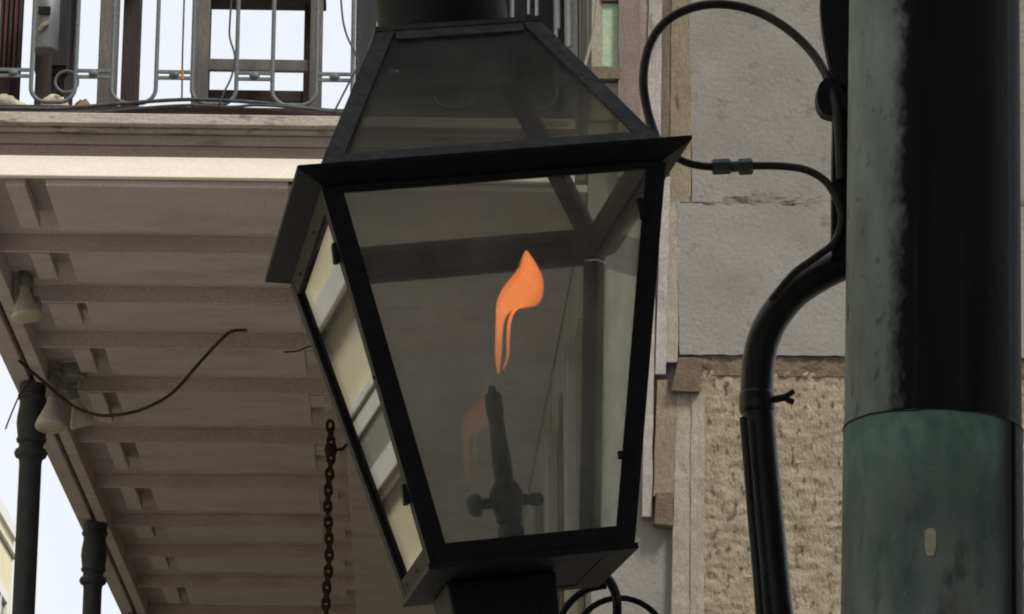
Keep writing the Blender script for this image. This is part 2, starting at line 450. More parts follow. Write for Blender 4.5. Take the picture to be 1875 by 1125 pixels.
# ------------------------------------------------------------------ mesh helpers
class MB:
    def __init__(self):
        self.v, self.f = [], []
    def add(self, vs, fs):
        o = len(self.v)
        self.v += [Vector(p) for p in vs]
        self.f += [tuple(i + o for i in f) for f in fs]
        return self
    def box(self, lo, hi):
        (a, b, c), (d, e, g) = lo, hi
        return self.add([(a, b, c), (d, b, c), (d, e, c), (a, e, c), (a, b, g), (d, b, g), (d, e, g), (a, e, g)],
                        [(0, 3, 2, 1), (4, 5, 6, 7), (0, 1, 5, 4), (1, 2, 6, 5), (2, 3, 7, 6), (3, 0, 4, 7)])
    def hexa(self, p):   # 8 points: bottom ring then top ring
        return self.add(p, [(0, 3, 2, 1), (4, 5, 6, 7), (0, 1, 5, 4), (1, 2, 6, 5), (2, 3, 7, 6), (3, 0, 4, 7)])
    def slab(self, quad, t, nrm=None):   # a quad given thickness t along its normal
        q = [Vector(p) for p in quad]
        n = nrm or (q[1] - q[0]).cross(q[3] - q[0]).normalized()
        return self.hexa([*q, *[p + n * t for p in q]])
    def bar(self, a, b, w, h, up=Vector((0, 0, 1))):   # rectangular bar from a to b
        a, b = Vector(a), Vector(b)
        d = (b - a).normalized()
        s = d.cross(Vector(up)).normalized()
        u = s.cross(d)
        r = lambda p: [p - s * w / 2 - u * h / 2, p + s * w / 2 - u * h / 2, p + s * w / 2 + u * h / 2, p - s * w / 2 + u * h / 2]
        return self.hexa(r(a) + r(b))
    def tube(self, path, r, n=10, closed=False):
        P = [Vector(p) for p in path]
        R = r if isinstance(r, (list, tuple)) else [r] * len(P)
        N = len(P)
        rings = []
        ref = None
        for i in range(N):
            if closed:
                t = (P[(i + 1) % N] - P[i - 1]).normalized()
            else:
                t = (P[min(i + 1, N - 1)] - P[max(i - 1, 0)]).normalized()
            if ref is None:
                ref = t.orthogonal().normalized()
            ref = (ref - t * ref.dot(t)).normalized()
            bt = t.cross(ref)
            rings.append([P[i] + (ref * math.cos(2 * math.pi * k / n) + bt * math.sin(2 * math.pi * k / n)) * R[i] for k in range(n)])
        vs = [p for q in rings for p in q]
        fs = []
        for i in range(N if closed else N - 1):
            j = (i + 1) % N
            for k in range(n):
                fs.append((i * n + k, i * n + (k + 1) % n, j * n + (k + 1) % n, j * n + k))
        if not closed:
            fs.append(tuple(reversed(range(n))))
            fs.append(tuple((N - 1) * n + k for k in range(n)))
        return self.add(vs, fs)
    def lathe(self, prof, n=24, mtx=None):   # profile [(r,z)...] about z
        vs, fs = [], []
        for r, z in prof:
            for k in range(n):
                a = 2 * math.pi * k / n
                vs.append(Vector((r * math.cos(a), r * math.sin(a), z)))
        for i in range(len(prof) - 1):
            for k in range(n):
                fs.append((i * n + k, i * n + (k + 1) % n, (i + 1) * n + (k + 1) % n, (i + 1) * n + k))
        fs.append(tuple(reversed(range(n))))
        fs.append(tuple((len(prof) - 1) * n + k for k in range(n)))
        if mtx is not None:
            vs = [mtx @ v for v in vs]
        return self.add(vs, fs)
    def mesh(self, name, m, smooth=False, origin=None):
        me = bpy.data.meshes.new(name)
        o = Vector(origin) if origin is not None else Vector((0, 0, 0))
        me.from_pydata([tuple(p - o) for p in self.v], [], self.f)
        me.materials.append(m)
        me.update()
        if smooth:
            for p in me.polygons:
                p.use_smooth = True
            try:
                me.set_sharp_from_angle(angle=math.radians(40))
            except Exception:
                pass
        return me
    def build(self, name, m, parent=None, smooth=False, bevel=0.0, at_=None):
        """at_: world origin of a top-level mesh; children keep their parent's space"""
        base = Vector(parent.get('base', (0, 0, 0))) if parent is not None else Vector(at_ or (0, 0, 0))
        o = bpy.data.objects.new(name, self.mesh(name, m, smooth, base))
        COL.objects.link(o)
        if parent is not None:
            o.parent = parent
            o['base'] = tuple(base)
        else:
            o.location = base
            o['base'] = tuple(base)
        if bevel:
            md = o.modifiers.new('bevel', 'BEVEL')
            md.width = bevel
            md.segments = 2
            md.limit_method = 'ANGLE'
        return o

def tag(o, label, cat, group=None, kind=None):
    if label:
        o['label'] = label
    if cat:
        o['category'] = cat
    if group:
        o['group'] = group
    if kind:
        o['kind'] = kind
    return o

def thing(name, loc, label, cat, group=None, rot=None):
    o = bpy.data.objects.new(name, None)
    o.empty_display_size = .1
    COL.objects.link(o)
    o.location = loc
    o['base'] = tuple(loc)
    if rot:
        o.rotation_euler = rot
        o['base'] = (0, 0, 0)
    return tag(o, label, cat, group)

def piece(name, me, parent, loc, rot=None):
    """a copy of a shared mesh as a part; loc in world"""
    o = bpy.data.objects.new(name, me)
    COL.objects.link(o)
    o.parent = parent
    b = Vector(parent.get('base', (0, 0, 0)))
    o.location = Vector(loc) - b
    if rot:
        o.rotation_euler = rot
    return o

def curve_pts(pts, n=8):
    """Catmull-Rom through the points"""
    P = [Vector(p) for p in pts]
    P = [P[0] * 2 - P[1]] + P + [P[-1] * 2 - P[-2]]
    out = []
    for i in range(1, len(P) - 2):
        for k in range(n):
            t = k / n
            a, b, c, d = P[i - 1], P[i], P[i + 1], P[i + 2]
            out.append(.5 * ((2 * b) + (c - a) * t + (2 * a - 5 * b + 4 * c - d) * t * t + (3 * b - a - 3 * c + d) * t ** 3))
    out.append(P[-2])
    return out

def relief(x0, x1, z0, z1, y, nx, nz, amp, sc, thick=.03, seed=0, edge=0.0):
    """upright sheet facing -Y with an uneven skin, closed at the rim"""
    mb = MB()
    vs, fs = [], []
    for j in range(nz + 1):
        for i in range(nx + 1):
            x = x0 + (x1 - x0) * i / nx
            z = z0 + (z1 - z0) * j / nz
            p = Vector((x * sc + seed, z * sc, seed * 1.7))
            h = noise.noise(p) * .6 + noise.noise(p * 2.3) * .4
            dx = edge * noise.noise(Vector((0, z * 25, seed))) if i in (0, nx) else 0
            dz = edge * noise.noise(Vector((x * 25, 0, seed + 3))) if j in (0, nz) else 0
            vs.append((x + dx, y - amp * h, z + dz))
    W = nx + 1
    for j in range(nz):
        for i in range(nx):
            fs.append((j * W + i, j * W + i + 1, (j + 1) * W + i + 1, (j + 1) * W + i))
    o = len(vs)
    rim = [i for i in range(W)] + [j * W + nx for j in range(1, nz + 1)] + [nz * W + i for i in range(nx - 1, -1, -1)] + [j * W for j in range(nz - 1, 0, -1)]
    for r in rim:
        vs.append((vs[r][0], y + thick, vs[r][2]))
    k = len(rim)
    for i in range(k):
        fs.append((rim[(i + 1) % k], rim[i], o + i, o + (i + 1) % k))
    return mb.add(vs, fs)

# ------------------------------------------------------------------ ground
def ground():
    g = MB().box((-900, -900, -.3), (900, 900, -.02)).build('ground', M['earth'])
    g['kind'] = 'structure'
    r = MB().box((-4.6, -60, -.2), (-2.3, 200, -.01)).build('road', M['asphalt'])
    r['kind'] = 'structure'
    for x0, x1 in ((-2.15, 6.0), (-6.0, -4.75)):
        p = MB().box((x0, -60, -.2), (x1, 200, .12)).build('pavement', M['paving'])
        p['kind'] = 'structure'
    for x0, x1 in ((-2.3, -2.15), (-4.75, -4.6)):
        k = MB().box((x0, -60, -.2), (x1, 200, .123)).build('kerb', M['kerb'])
        k['kind'] = 'structure'
ground()

# ------------------------------------------------------------------ added unseen building; its gallery roof shades the lantern and pole
nb_ = thing('added_shade_building', (3, -6, .12), 'added unseen building with gallery roof shading the lantern and pole', 'building')
MB().box((1.45, -16, .12), (6, 2.3, 9.5)).build('wall', M['plaster'], nb_)
MB().box((-1.95, -16, 4.55), (1.449, 2.3, 4.72)).build('added_shade_deck', M['ceil'], nb_)
MB().box((-2.0, -16, 4.3), (-1.951, 2.3, 4.80)).build('fascia', M['taupe'], nb_)
MB().box((-1.95, 2.301, 4.45), (1.449, 2.36, 4.80)).build('fascia', M['taupe'], nb_)
for k in range(6):
    MB().lathe([(.06, .12), (.055, .2), (.053, 4.2), (.07, 4.25), (.07, 4.55)], 20, Matrix.Translation(Vector((-1.85, 2.1 - k * 3.2, 0)))).build('column', M['iron_col'], nb_, True)

# ------------------------------------------------------------------ gallery building: end wall towards us, street front to the left
WY, FX = 11.0, 0.722        # end wall distance, street-front plane
def W(px, py, d=0.0):
    p = at(px, py, WY)
    return p.x, p.z

bld = thing('gallery_building', (2.0, WY + 2, 0.12), 'weathered plaster building whose gallery reaches over the pavement', 'building')
MB().box((FX, WY, .12), (4.2, WY + .35, 13.0)).build('end_wall', M['plaster'], bld)
MB().box((FX + .002, WY + .35, .12), (FX + .35, 44.0, 13.0)).build('street_wall', M['facade'], bld)
MB().box((FX - .25, WY - .25, 13.0), (4.5, 44.3, 13.35)).build('roof_cornice', M['cornice'], bld)
MB().box((FX + .36, WY + .36, 12.7), (4.2, 44.0, 12.98)).build('roof', M['roof'], bld)
MB().box((4.2, WY, .12), (4.5, 44.0, 13.0)).build('rear_wall', M['plaster'], bld)
zj = W(1400, 378)[1]
zb = W(1400, 657)[1]
# two big plaster blocks with the stained joint between them
relief(W(1262, 150)[0], 3.4, zj + .0025, 9.6, WY - .035, 60, 90, .004, 6, .034, 2, .004).build('plaster_panel', M['plaster'], bld, True)
relief(W(1240, 500)[0], 3.4, zb + .004, zj - .0025, WY - .037, 90, 40, .004, 7, .044, 5, .005).build('plaster_panel', M['plaster_low'], bld, True)
relief(W(1262, 378)[0], 3.4, zj - .009, zj + .026, WY - .0365, 160, 8, .0045, 30, .037, 9, .012).build('joint_band', M['joint'], bld, True)
# rough stucco field below
relief(W(1280, 800)[0], 3.4, .2, zb - .055, WY - .022, 130, 380, .014, 42, .021, 11, .004).build('stucco_field', M['stucco'], bld, True)
relief(W(1262, 700)[0], 3.4, zb - .075, zb + .002, WY - .026, 120, 8, .012, 30, .025, 13, .006).build('stucco_band', M['stucco_brown'], bld, True)
# uneven upright strips along the corner: (px at top, px at bottom for both edges, y top, y bottom, proud, material, name)
strips = [
    ('corner_strip', 1135, 1172, 1132, 1168, -700, 330, .050, 'brown_strip'),
    ('corner_strip', 1172, 1196, 1168, 1184, -700, 330, .038, 'taupe_dk'),
    ('moulding', 1196, 1217, 1184, 1206, -700, 330, .060, 'peel_white'),
    ('corner_strip', 1217, 1238, 1206, 1226, -700, 330, .030, 'dark_strip'),
    ('corner_strip', 1238, 1266, 1226, 1262, -700, 375, .042, 'tan_strip'),
    ('moulding', 1184, 1200, 1176, 1190, 330, 950, .060, 'peel_white'),
    ('corner_strip', 1200, 1212, 1190, 1198, 330, 690, .030, 'brown_strip'),
    ('moulding', 1212, 1224, 1199, 1216, 330, 690, .056, 'peel_white'),
    ('moulding', 1224, 1243, 1216, 1238, 375, 668, .044, 'cream_strip'),
    ('corner_strip', 1204, 1238, 1196, 1232, 700, 912, .034, 'tan_strip'),
    ('corner_strip', 1238, 1288, 1222, 1284, 722, 1500, .030, 'cream_strip'),
    ('moulding', 1266, 1274, 1262, 1270, 722, 1500, .040, 'cream_strip'),
]
for nm, a, b, c, d, y0, y1, pr, mt in strips:
    n = 40
    mb = MB()
    vs, fs = [], []
    for j in range(n + 1):
        t = j / n
        y = y0 + (y1 - y0) * t
        xa, z = W(a + (c - a) * t, y)
        xb, _ = W(b + (d - b) * t, y)
        ja = .004 * noise.noise(Vector((z * 9, a, 0)))
        jb = .004 * noise.noise(Vector((z * 9, b, 7)))
        yy = WY - (.03 + (pr - .03) * .4) - .004 * noise.noise(Vector((z * 14, a, 3)))
        ja -= .005
        jb += .005
        vs += [(xa + ja, WY - .001, z), (xa + ja + .002, yy, z), (xb + jb - .002, yy, z), (xb + jb, WY - .001, z)]
        if j:
            o = 4 * (j - 1)
            for k in range(3):
                fs.append((o + k, o + 4 + k, o + 5 + k, o + 1 + k))
    fs += [(0, 1, 2, 3), (4 * n + 3, 4 * n + 2, 4 * n + 1, 4 * n)]
    mb.add(vs, fs).build(nm, M[mt], bld, False)
# exposed bricks where the strips break off
def wall_block(nm, quad, pr, mt):
    q = [W(*p) for p in quad]
    mb = MB().hexa([(x, WY - .001, z) for x, z in q] + [(x, WY - pr, z) for x, z in q])
    return mb.build(nm, M[mt], bld, False, .003)
wall_block('brick', [(1226, 724), (1279, 726), (1282, 664), (1240, 662)], .064, 'brown_brick')
wall_block('brick', [(1195, 966), (1229, 970), (1231, 908), (1199, 908)], .064, 'brown_brick')
# pale green panel beside the corner upstairs, with its sill
wall_block('green_panel', [(1101, 128), (1136, 128), (1136, 8), (1101, 8)], .012, 'green')
wall_block('panel_frame', [(1082, 128), (1101, 128), (1101, -300), (1085, -300)], .02, 'cream_strip')
wall_block('panel_rail', [(1101, 7), (1134, 7), (1134, -30), (1101, -30)], .03, 'brown_brick')
wall_block('green_panel', [(1101, -30), (1136, -30), (1136, -300), (1101, -300)], .012, 'green')
wall_block('sill', [(1080, 152), (1134, 152), (1134, 129), (1080, 129)], .045, 'dark_strip')
wall_block('apron', [(1080, 222), (1132, 222), (1132, 153), (1080, 153)], .01, 'cream_strip')
# street front: shutters upstairs, door frames below
for k, (y0, wd) in enumerate([(11.7, .5), (13.1, .5), (15.2, .55), (17.4, .55), (20.0, .6), (23, .6), (26.5, .6)]):
    mb = MB()
    z0, z1 = 5.62, 8.4
    th = math.radians(38 + 12 * (k % 3))
    a = Vector((FX - .01, y0, z0))
    b = a + Vector((-math.sin(th) * wd * .75, math.cos(th) * wd, 0))
    sh = MB()
    nrm = Vector(((b - a).y, -(b - a).x, 0)).normalized()
    sh.slab([a, b, b + Vector((0, 0, z1 - z0)), a + Vector((0, 0, z1 - z0))], .035, nrm)
    o = sh.build('shutter', M['shutter'], bld)
    for s in range(30):
        z = z0 + .08 + s * .088
        q = [a.lerp(b, .1) + Vector((0, 0, z - z0)) - nrm * .012, a.lerp(b, .9) + Vector((0, 0, z - z0)) - nrm * .012]
        me = MB().bar(q[0], q[1], .02, .05)
        me.build('slat', M['shutter'], o)
    MB().box((FX - .05, y0 - .16, z0), (FX - .003, y0 - .03, z1)).build('door_frame', M['white_wood'], bld)
for k, (y0, y1, mt, pr) in enumerate([(11.36, 11.55, 'brown_strip', .02), (11.62, 11.9, 'facade', .05), (12.5, 12.62, 'brown_brick', .03), (13.2, 13.5, 'facade', .05),
                                      (14.6, 14.8, 'brown_strip', .04), (15.6, 15.72, 'shutter', .03), (17.0, 17.3, 'facade', .05), (19.5, 19.8, 'facade_trim', .05), (23.5, 23.8, 'facade_trim', .05)]):
    MB().box((FX - pr, y0, .13), (FX - .002, y1, 4.9)).build('pilaster', M[mt], bld, False, .004)

# ------------------------------------------------------------------ gallery over the pavement
GZ = 5.30
gal = thing('gallery', (-.6, 15, .12), 'taupe wooden gallery ceiling on iron columns beside the plaster building', 'balcony')
XL = -1.84
def zf(y):
    return at(300, y, WY).z
# near-end fascia, bottom band to top moulding (butted, each with its own projection)
for nm, ya, yb, dy, mt in [('fascia_board', 333, 295.5, .00, 'cream'), ('fascia_moulding', 295, 273.5, .012, 'taupe_dk'), ('fascia_moulding', 273, 254, .004, 'taupe'),
                          ('fascia_moulding', 253.5, 246, -.02, 'cornice'), ('cornice', 245.5, 226, -.06, 'cornice')]:
    mb = MB()
    n = 24
    for i in range(1):
        mb.box((XL, WY - .05 + dy, zf(ya)), (FX - .055, WY - .018 if nm == 'fascia_board' else WY + .06, zf(yb)))
    mb.build(nm, M[mt], gal, False, .004)
ztop = zf(226)
# deck boards seen from above/below
MB().box((-1.80, WY + .06, 5.50), (FX - .003, 24.2, ztop - .004)).build('deck', M['ceil_dk'], gal)
# flat soffit planks with recessed gaps; each plank stops short of the edge beam and of the middle strip
jy = [(10.99, 11.56), (11.87, 12.27), (12.60, 12.97), (13.33, 13.78), (14.13, 14.74), (15.14, 15.76), (16.19, 16.76), (17.20, 17.54), (18.07, 18.48), (19.03, 19.60),
      (20.0, 20.6), (21.0, 21.6), (22.0, 22.6), (23.0, 23.6)]
trm = MB().box((-.434, .02, 0), (-.272, .24, .02)).mesh('cover_strip', M['ceil_dk'])
blk = MB().box((-.345, .04, -.03), (-.305, .20, 0)).mesh('block', M['ceil_dk'])
for k, (ya, yb) in enumerate(jy):
    yb0 = yb
    tl_ = random.uniform(-.003, .003)
    xs = -1.355 + random.uniform(-.015, .015)
    ynext = jy[k + 1][0] - .004 if k + 1 < len(jy) else 24.19
    for xa_, xb_, yb in ((xs, -.435, yb), (-.271, FX - .004, ynext)):
        MB().hexa([(xa_, ya, GZ), (xb_, ya, GZ + tl_), (xb_, yb, GZ + tl_), (xa_, yb, GZ), (xa_, ya, GZ + .03), (xb_, ya, GZ + .03), (xb_, yb, GZ + .03), (xa_, yb, GZ + .03)]).build(
            'soffit_plank', M['ceil' if k % 4 != 2 else 'ceil_b'], gal, False, .004)
    if k:
        MB().box((-1.661, ya - .025, GZ + .004), (-.273, ya - .001, GZ + .075)).build('riser_board', M['ceil_dk'], gal)
    MB().box((-1.53 + random.uniform(-.03, .03), ya + .02, GZ + .004), (-1.43 + random.uniform(-.02, .03), yb0 - .02, GZ + .05)).build('bracket', M['ceil'], gal, False, .003)
    piece('cover_strip', trm, gal, (0, ya, GZ + .003))
    piece('block', blk, gal, (random.uniform(-.03, .02), ya, GZ + .002))
MB().box((-1.661, WY + .061, 5.376), (FX - .006, 24.19, 5.40)).build('lining', M['ceil_dk'], gal)
# lining behind the fascia up to the first riser
# edge beam in three runs: outer board, red-brown groove, inner board
MB().box((-1.835, WY + .061, 5.285), (-1.752, 24.2, 5.56)).build('edge_beam', M['ceil'], gal, False, .004)
MB().box((-1.75, WY + .061, 5.325), (-1.722, 24.2, 5.498)).build('groove_board', M['redbrown'], gal)
MB().box((-1.72, WY + .061, 5.27), (-1.662, 24.2, 5.498)).build('inner_beam', M['ceil'], gal, False, .004)
MB().box((XL, 24.2, 5.27), (FX - .055, 24.3, 5.56)).build('end_board', M['taupe'], gal)
# cast iron columns
prof = [(.062, 0), (.062, .10), (.056, .13), (.0535, .2), (.053, 4.765), (.056, 4.79), (.072, 4.80), (.079, 4.818), (.072, 4.836), (.060, 4.842), (.058, 4.865),
        (.068, 4.872), (.072, 4.885), (.066, 4.897), (.070, 4.93), (.074, 4.96), (.072, 5.0), (.064, 5.05), (.064, 5.075), (.074, 5.085), (.074, 5.10), (.066, 5.107), (.072, 5.15)]
colme = MB().lathe(prof, 28).mesh('column', M['iron_col'], True)
for k, (x, y) in enumerate([(-1.735, 13.88), (-1.735, 16.97), (-1.735, 19.86), (-1.735, 22.75)]):
    piece('column', colme, gal, (x, y, .12), (0, 0, k * .4))

# ------------------------------------------------------------------ iron railing along the gallery's near end
RY = 10.99
rail = thing('iron_railing', (-.9, RY, ztop), 'grey iron railing with rounded bars along the gallery edge', 'railing')
def R(px, py, Y=RY):
    return at(px, py, Y)
zr1, zr2, zu = R(300, 132).z, R(300, 143).z, R(300, 190).z
x0 = R(205, 140).x
xw = R(286, 140).x - x0
pitch = R(286 + 147, 140).x - R(286, 140).x
HT = ztop + .95
ub = []
rr = .062
for i in range(9):
    a = math.pi + math.pi / 2 * i / 8
    ub.append((rr + rr * math.cos(a), 0, zu + rr + rr * math.sin(a)))
ub = [(0, 0, HT - .12)] + [(0, 0, zr2 - .02)] + ub
ub = ub + [(xw - p[0], 0, p[2]) for p in reversed(ub)]
upath = []
for p in ub:
    upath.append(Vector(p) + Vector((x0, RY, 0)))
ume = MB().tube(upath, .0085, 8).mesh('bar', M['iron_rail'], True, (x0, RY, 0))
gapw = pitch - xw
rung = MB().bar((0, 0, 0), (gapw, 0, 0), .012, .012).mesh('rung', M['iron_rail'])
orn = MB().lathe([(.004, -.02), (.014, -.012), (.018, 0), (.014, .012), (.004, .02)], 10, Matrix.Rotation(math.pi / 2, 4, 'Y')).mesh('rosette', M['iron_rail'], True)
for i in range(-3, 6):
    x = x0 + i * pitch
    piece('bar', ume, rail, (x, RY, 0))
    for z in (zr1, zr2, HT - .2):
        piece('rung', rung, rail, (x + xw, RY, z))
    piece('rosette', orn, rail, (x + xw + gapw * .5, RY, (zr1 + zr2) / 2))
xa, xb = x0 - 3 * pitch - .02, FX - .06
MB().box((xa, RY - .016, zf(213)), (xb, RY + .016, zf(199))).build('bottom_rail', M['railwood'], rail, False, .003)
MB().box((xa, RY - .03, HT - .12), (xb, RY + .03, HT - .08)).build('top_rail', M['iron_rail'], rail, False, .006)
for px in (365, 570, 236, 668):
    p = R(px, 205)
    MB().box((p.x - .02, RY - .012, ztop - .003), (p.x + .02, RY + .012, zf(213.5))).build('foot', M['railwood'], rail)

# cables lying along the railing's foot
def cable(name, pts, r, m, label, cat='cable', Y=None, n=8, group=None):
    P = [at(*p) if len(p) == 3 else at(p[0], p[1], Y) for p in pts]
    c = curve_pts(P)
    return tag(MB().tube(c, r, n).build(name, m, None, True, at_=P[0]), label, cat, group)
cable('cable', [(-140, 203), (0, 199), (110, 199), (220, 190), (330, 183), (400, 184), (480, 189), (560, 198), (640, 205), (760, 207)], .008, M['cable'],
      'thick grey cable draped along the railing foot', Y=10.955)
cable('cable', [(-140, 206), (0, 206), (90, 207), (190, 205), (250, 199), (340, 193), (420, 196), (470, 193), (540, 197), (640, 208), (760, 210)], .006, M['cable'],
      'thinner cable sagging below the thick one at railing foot', Y=10.945)
cable('wire', [(339, -60), (336, 40), (334, 110), (333, 184)], .0035, M['cable'], 'thin upright wire in front of railing, second bay from left post', 'wire', 10.94)
tag(MB().tube([at(334, 128, 10.936), at(333.4, 146, 10.936)], .0055, 8).build('wire_sleeve', M['orange_wire'], None, True, at_=at(334, 128, 10.936)), 'short orange sleeve on the thin upright wire', 'sleeve')
cable('wire', [(428, -60), (421, 40), (421, 70), (430, 104), (424, 140), (409, 172), (402, 192)], .004, M['cable'], 'kinked grey wire hanging in front of the wooden chair', 'wire', 10.94)
cable('wire', [(622, -60), (626, 20), (634, 62), (651, 100), (655, 120), (640, 150), (612, 205)], .004, M['cable'], 'bent wire hanging beside the dark screen', 'wire', 10.94)

# ------------------------------------------------------------------ things standing on the gallery
def floor_box(px0, px1, ytop, ybot, Y, depth):
    a, b = at(px0, ybot, Y), at(px1, ytop, Y)
    return (a.x, Y, a.z), (b.x, Y + depth, b.z)
# wooden chair seen from below through the railing
ch = thing('wooden_chair', (at(470, 200, 11.5).x, 11.55, ztop), 'greyed wooden chair with black cushion behind the railing', 'chair')
seatz = at(470, 20, 11.8).z
for (pa, pb, Y, mt) in [(352, 382, 11.32, 'wood_grey'), (567, 590, 11.32, 'wood_grey'), (372, 384, 11.72, 'wood_dark'), (556, 568, 11.72, 'wood_dark')]:
    x1, x2 = at(pa, 100, Y).x, at(pb, 100, Y).x
    MB().box((x1, Y, ztop), (x2, Y + .055, seatz + (.0 if Y < 11.5 else .42))).build('leg', M[mt], ch, False, .004)
xl, xr = at(382, 100, 11.34).x, at(567, 100, 11.34).x
MB().box((xl, 11.335, at(0, 122, 11.33).z), (xr, 11.36, at(0, 101, 11.33).z)).build('stretcher', M['wood_grey'], ch, False, .003)
xl2, xr2 = at(384, 100, 11.72).x, at(556, 100, 11.72).x
MB().box((xl2, 11.735, at(0, 178, 11.73).z), (xr2, 11.76, at(0, 158, 11.73).z)).build('stretcher', M['wood_dark'], ch, False, .003)
s0, s1 = at(350, 10, 11.32).x, at(592, 10, 11.32).x
MB().box((s0, 11.30, seatz + .001), (s1, 11.80, seatz + .03)).build('seat', M['wood_dark'], ch, False, .004)
cu = MB()
vs, fs = [], []
nx, ny = 14, 14
for layer in (0, 1):
    for j in range(ny + 1):
        for i in range(nx + 1):
            u, v = i / nx, j / ny
            e = (1 - abs(2 * u - 1) ** 4) * (1 - abs(2 * v - 1) ** 4)
            z = seatz + .031 + (.07 * e + .012 * noise.noise(Vector((u * 6, v * 6, 1))) if layer else -.0)
            vs.append((s0 + .01 + (s1 - s0 - .02) * u, 11.31 + .48 * v, z))
Wn = nx + 1
L = Wn * (ny + 1)
for j in range(ny):
    for i in range(nx):
        a = j * Wn + i
        fs += [(a, a + Wn, a + Wn + 1, a + 1), (L + a, L + a + 1, L + a + Wn + 1, L + a + Wn)]
cu.add(vs, fs).build('cushion', M['cushion'], ch, True)
for f in (.25, .33):
    MB().box((xl2, 11.735, seatz + f), (xr2, 11.755, seatz + f + .05)).build('back_slat', M['wood_dark'], ch, False, .003)
# table whose legs stand between the bays
tb = thing('wooden_table', (at(215, 200, 11.6).x, 11.6, ztop), 'wooden table with grey front leg and dark rear leg behind railing', 'table')
tz = at(0, -140, 11.5).z
for (pa, pb, Y, mt) in [(180, 214, 11.34, 'wood_grey'), (223, 255, 11.9, 'wood_dark')]:
    x1, x2 = at(pa, 100, Y).x, at(pb, 100, Y).x
    MB().box((x1, Y, ztop), (x2, Y + .07, tz)).build('leg', M[mt], tb, False, .005)
MB().box((at(60, 0, 11.3).x, 11.28, tz + .001), (at(262, 0, 11.3).x, 12.05, tz + .035)).build('table_top', M['wood_dark'], tb, False, .004)
for px, Y in ((66, 11.34), (70, 11.9)):
    x1 = at(px, 100, Y).x
    MB().box((x1, Y, ztop), (x1 + .06, Y + .06, tz)).build('leg', M['wood_dark'], tb, False, .005)
# black cabinet on little legs
cb = thing('black_cabinet', (at(100, 190, 11.5).x, 11.5, ztop), 'black cabinet on short legs behind the railing', 'cabinet')
lo, hi = floor_box(62, 138, -220, 131, 11.40, .30)
MB().box(lo, hi).build('body', M['wood_dark'], cb, False, .006)
lo2, hi2 = floor_box(88, 137, -200, 120, 11.385, .014)
MB().box(lo2, hi2).build('door', M['screen'], cb, False, .003)
for px in (72, 94, 124):
    x1 = at(px, 150, 11.42).x
    MB().box((x1 - .016, 11.44, ztop), (x1 + .016, 11.48, lo[2] - .001)).build('leg', M['wood_dark'], cb)
# brown cupboard at the left border
cd = thing('brown_cupboard', (at(10, 190, 11.45).x, 11.5, ztop), 'dark brown louvred cupboard at the left end of the gallery', 'cupboard')
lo, hi = floor_box(-120, 38, -220, 140, 11.42, .3)
MB().box((lo[0], lo[1], ztop), hi).build('body', M['wood_dark'], cd, False, .005)
for k in range(7):
    px = -20 + k * 9
    x1 = at(px, 60, 11.40).x
    MB().box((x1, 11.402, at(0, 128, 11.4).z), (x1 + .011, 11.419, hi[2] - .05)).build('slat', M['redbrown' if k % 2 else 'wood_dark'], cd)
# grey steel canister hanging in front of the cabinet
cn = thing('steel_canister', at(84, 96, 11.25), 'grey steel canister with dark slot hanging behind the railing', 'canister')
pc = at(83, 95, 11.25)
mtx = Matrix.Translation(Vector((pc.x, 11.25, pc.z)))
MB().lathe([(.046, 0), (.05, .004), (.05, .34), (.046, .345)], 24, mtx).build('body', M['steel'], cn, True)
MB().box((pc.x - .028, 11.192, at(0, 26, 11.2).z), (pc.x + .02, 11.2, at(0, 12, 11.2).z)).build('slot', M['cushion'], cn)
MB().tube(curve_pts([(pc.x - .02, 11.196, at(0, 55, 11.2).z), (pc.x - .005, 11.185, at(0, 48, 11.2).z), (pc.x + .012, 11.196, at(0, 42, 11.2).z)]), .009, 8).build('handle', M['sack'], cn, True)
MB().tube([(pc.x, 11.25, pc.z + .343), (pc.x, 11.25, tz + .01)], .004, 6).build('hanger', M['cable'], cn)
# sacks on the deck edge
def sack(px0, px1, py0, py1, Y, m, label, seed):
    a, b = at(px0, py1, Y), at(px1, py0, Y)
    c = (a + b) / 2
    sx, sz = abs(b.x - a.x) / 2, abs(b.z - a.z) / 2 + .05
    vs, fs = [], []
    nu, nv = 22, 12
    for j in range(nv + 1):
        ph = math.pi * j / nv
        for i in range(nu):
            th = 2 * math.pi * i / nu
            d = Vector((math.sin(ph) * math.cos(th), math.sin(ph) * math.sin(th), math.cos(ph)))
            k = 1 + .22 * noise.noise(d * 1.7 + Vector((seed, 0, 0))) + .1 * noise.noise(d * 5 + Vector((seed, 3, 0)))
            z = d.z * sz * k
            vs.append((c.x + d.x * sx * k, Y + .06 + d.y * .08 * k, max(ztop + .001, (b.z - sz) + z)))
    for j in range(nv):
        for i in range(nu):
            fs.append((j * nu + i, (j + 1) * nu + i, (j + 1) * nu + (i + 1) % nu, j * nu + (i + 1) % nu))
    o = MB().add(vs, fs).build('sack', m, None, True, at_=(c.x, Y + .06, ztop))
    tag(o, label, 'sack', 'sacks along the deck edge')
sack(-45, 58, 168, 205, 11.06, M['sack'], 'pale crumpled sack at the left border on the deck', 1.0)
sack(66, 128, 166, 205, 11.07, M['sack'], 'rounded cream sack below the black cabinet', 4.0)
sack(128, 170, 174, 205, 11.10, M['sack_brown'], 'small brown sack beside the cream sack', 9.0)
# pale ring-shaped handle seen between
tag(MB().tube([Vector((at(122, 150, 11.2).x + .045 * math.cos(a), 11.2, at(122, 150, 11.2).z + .045 * math.sin(a))) for a in [2 * math.pi * k / 20 for k in range(20)]], .006, 8, True).build(
    'metal_ring', M['iron_rail'], None, True, at_=at(122, 150, 11.2)), 'small grey metal ring above the brown sack', 'ring')
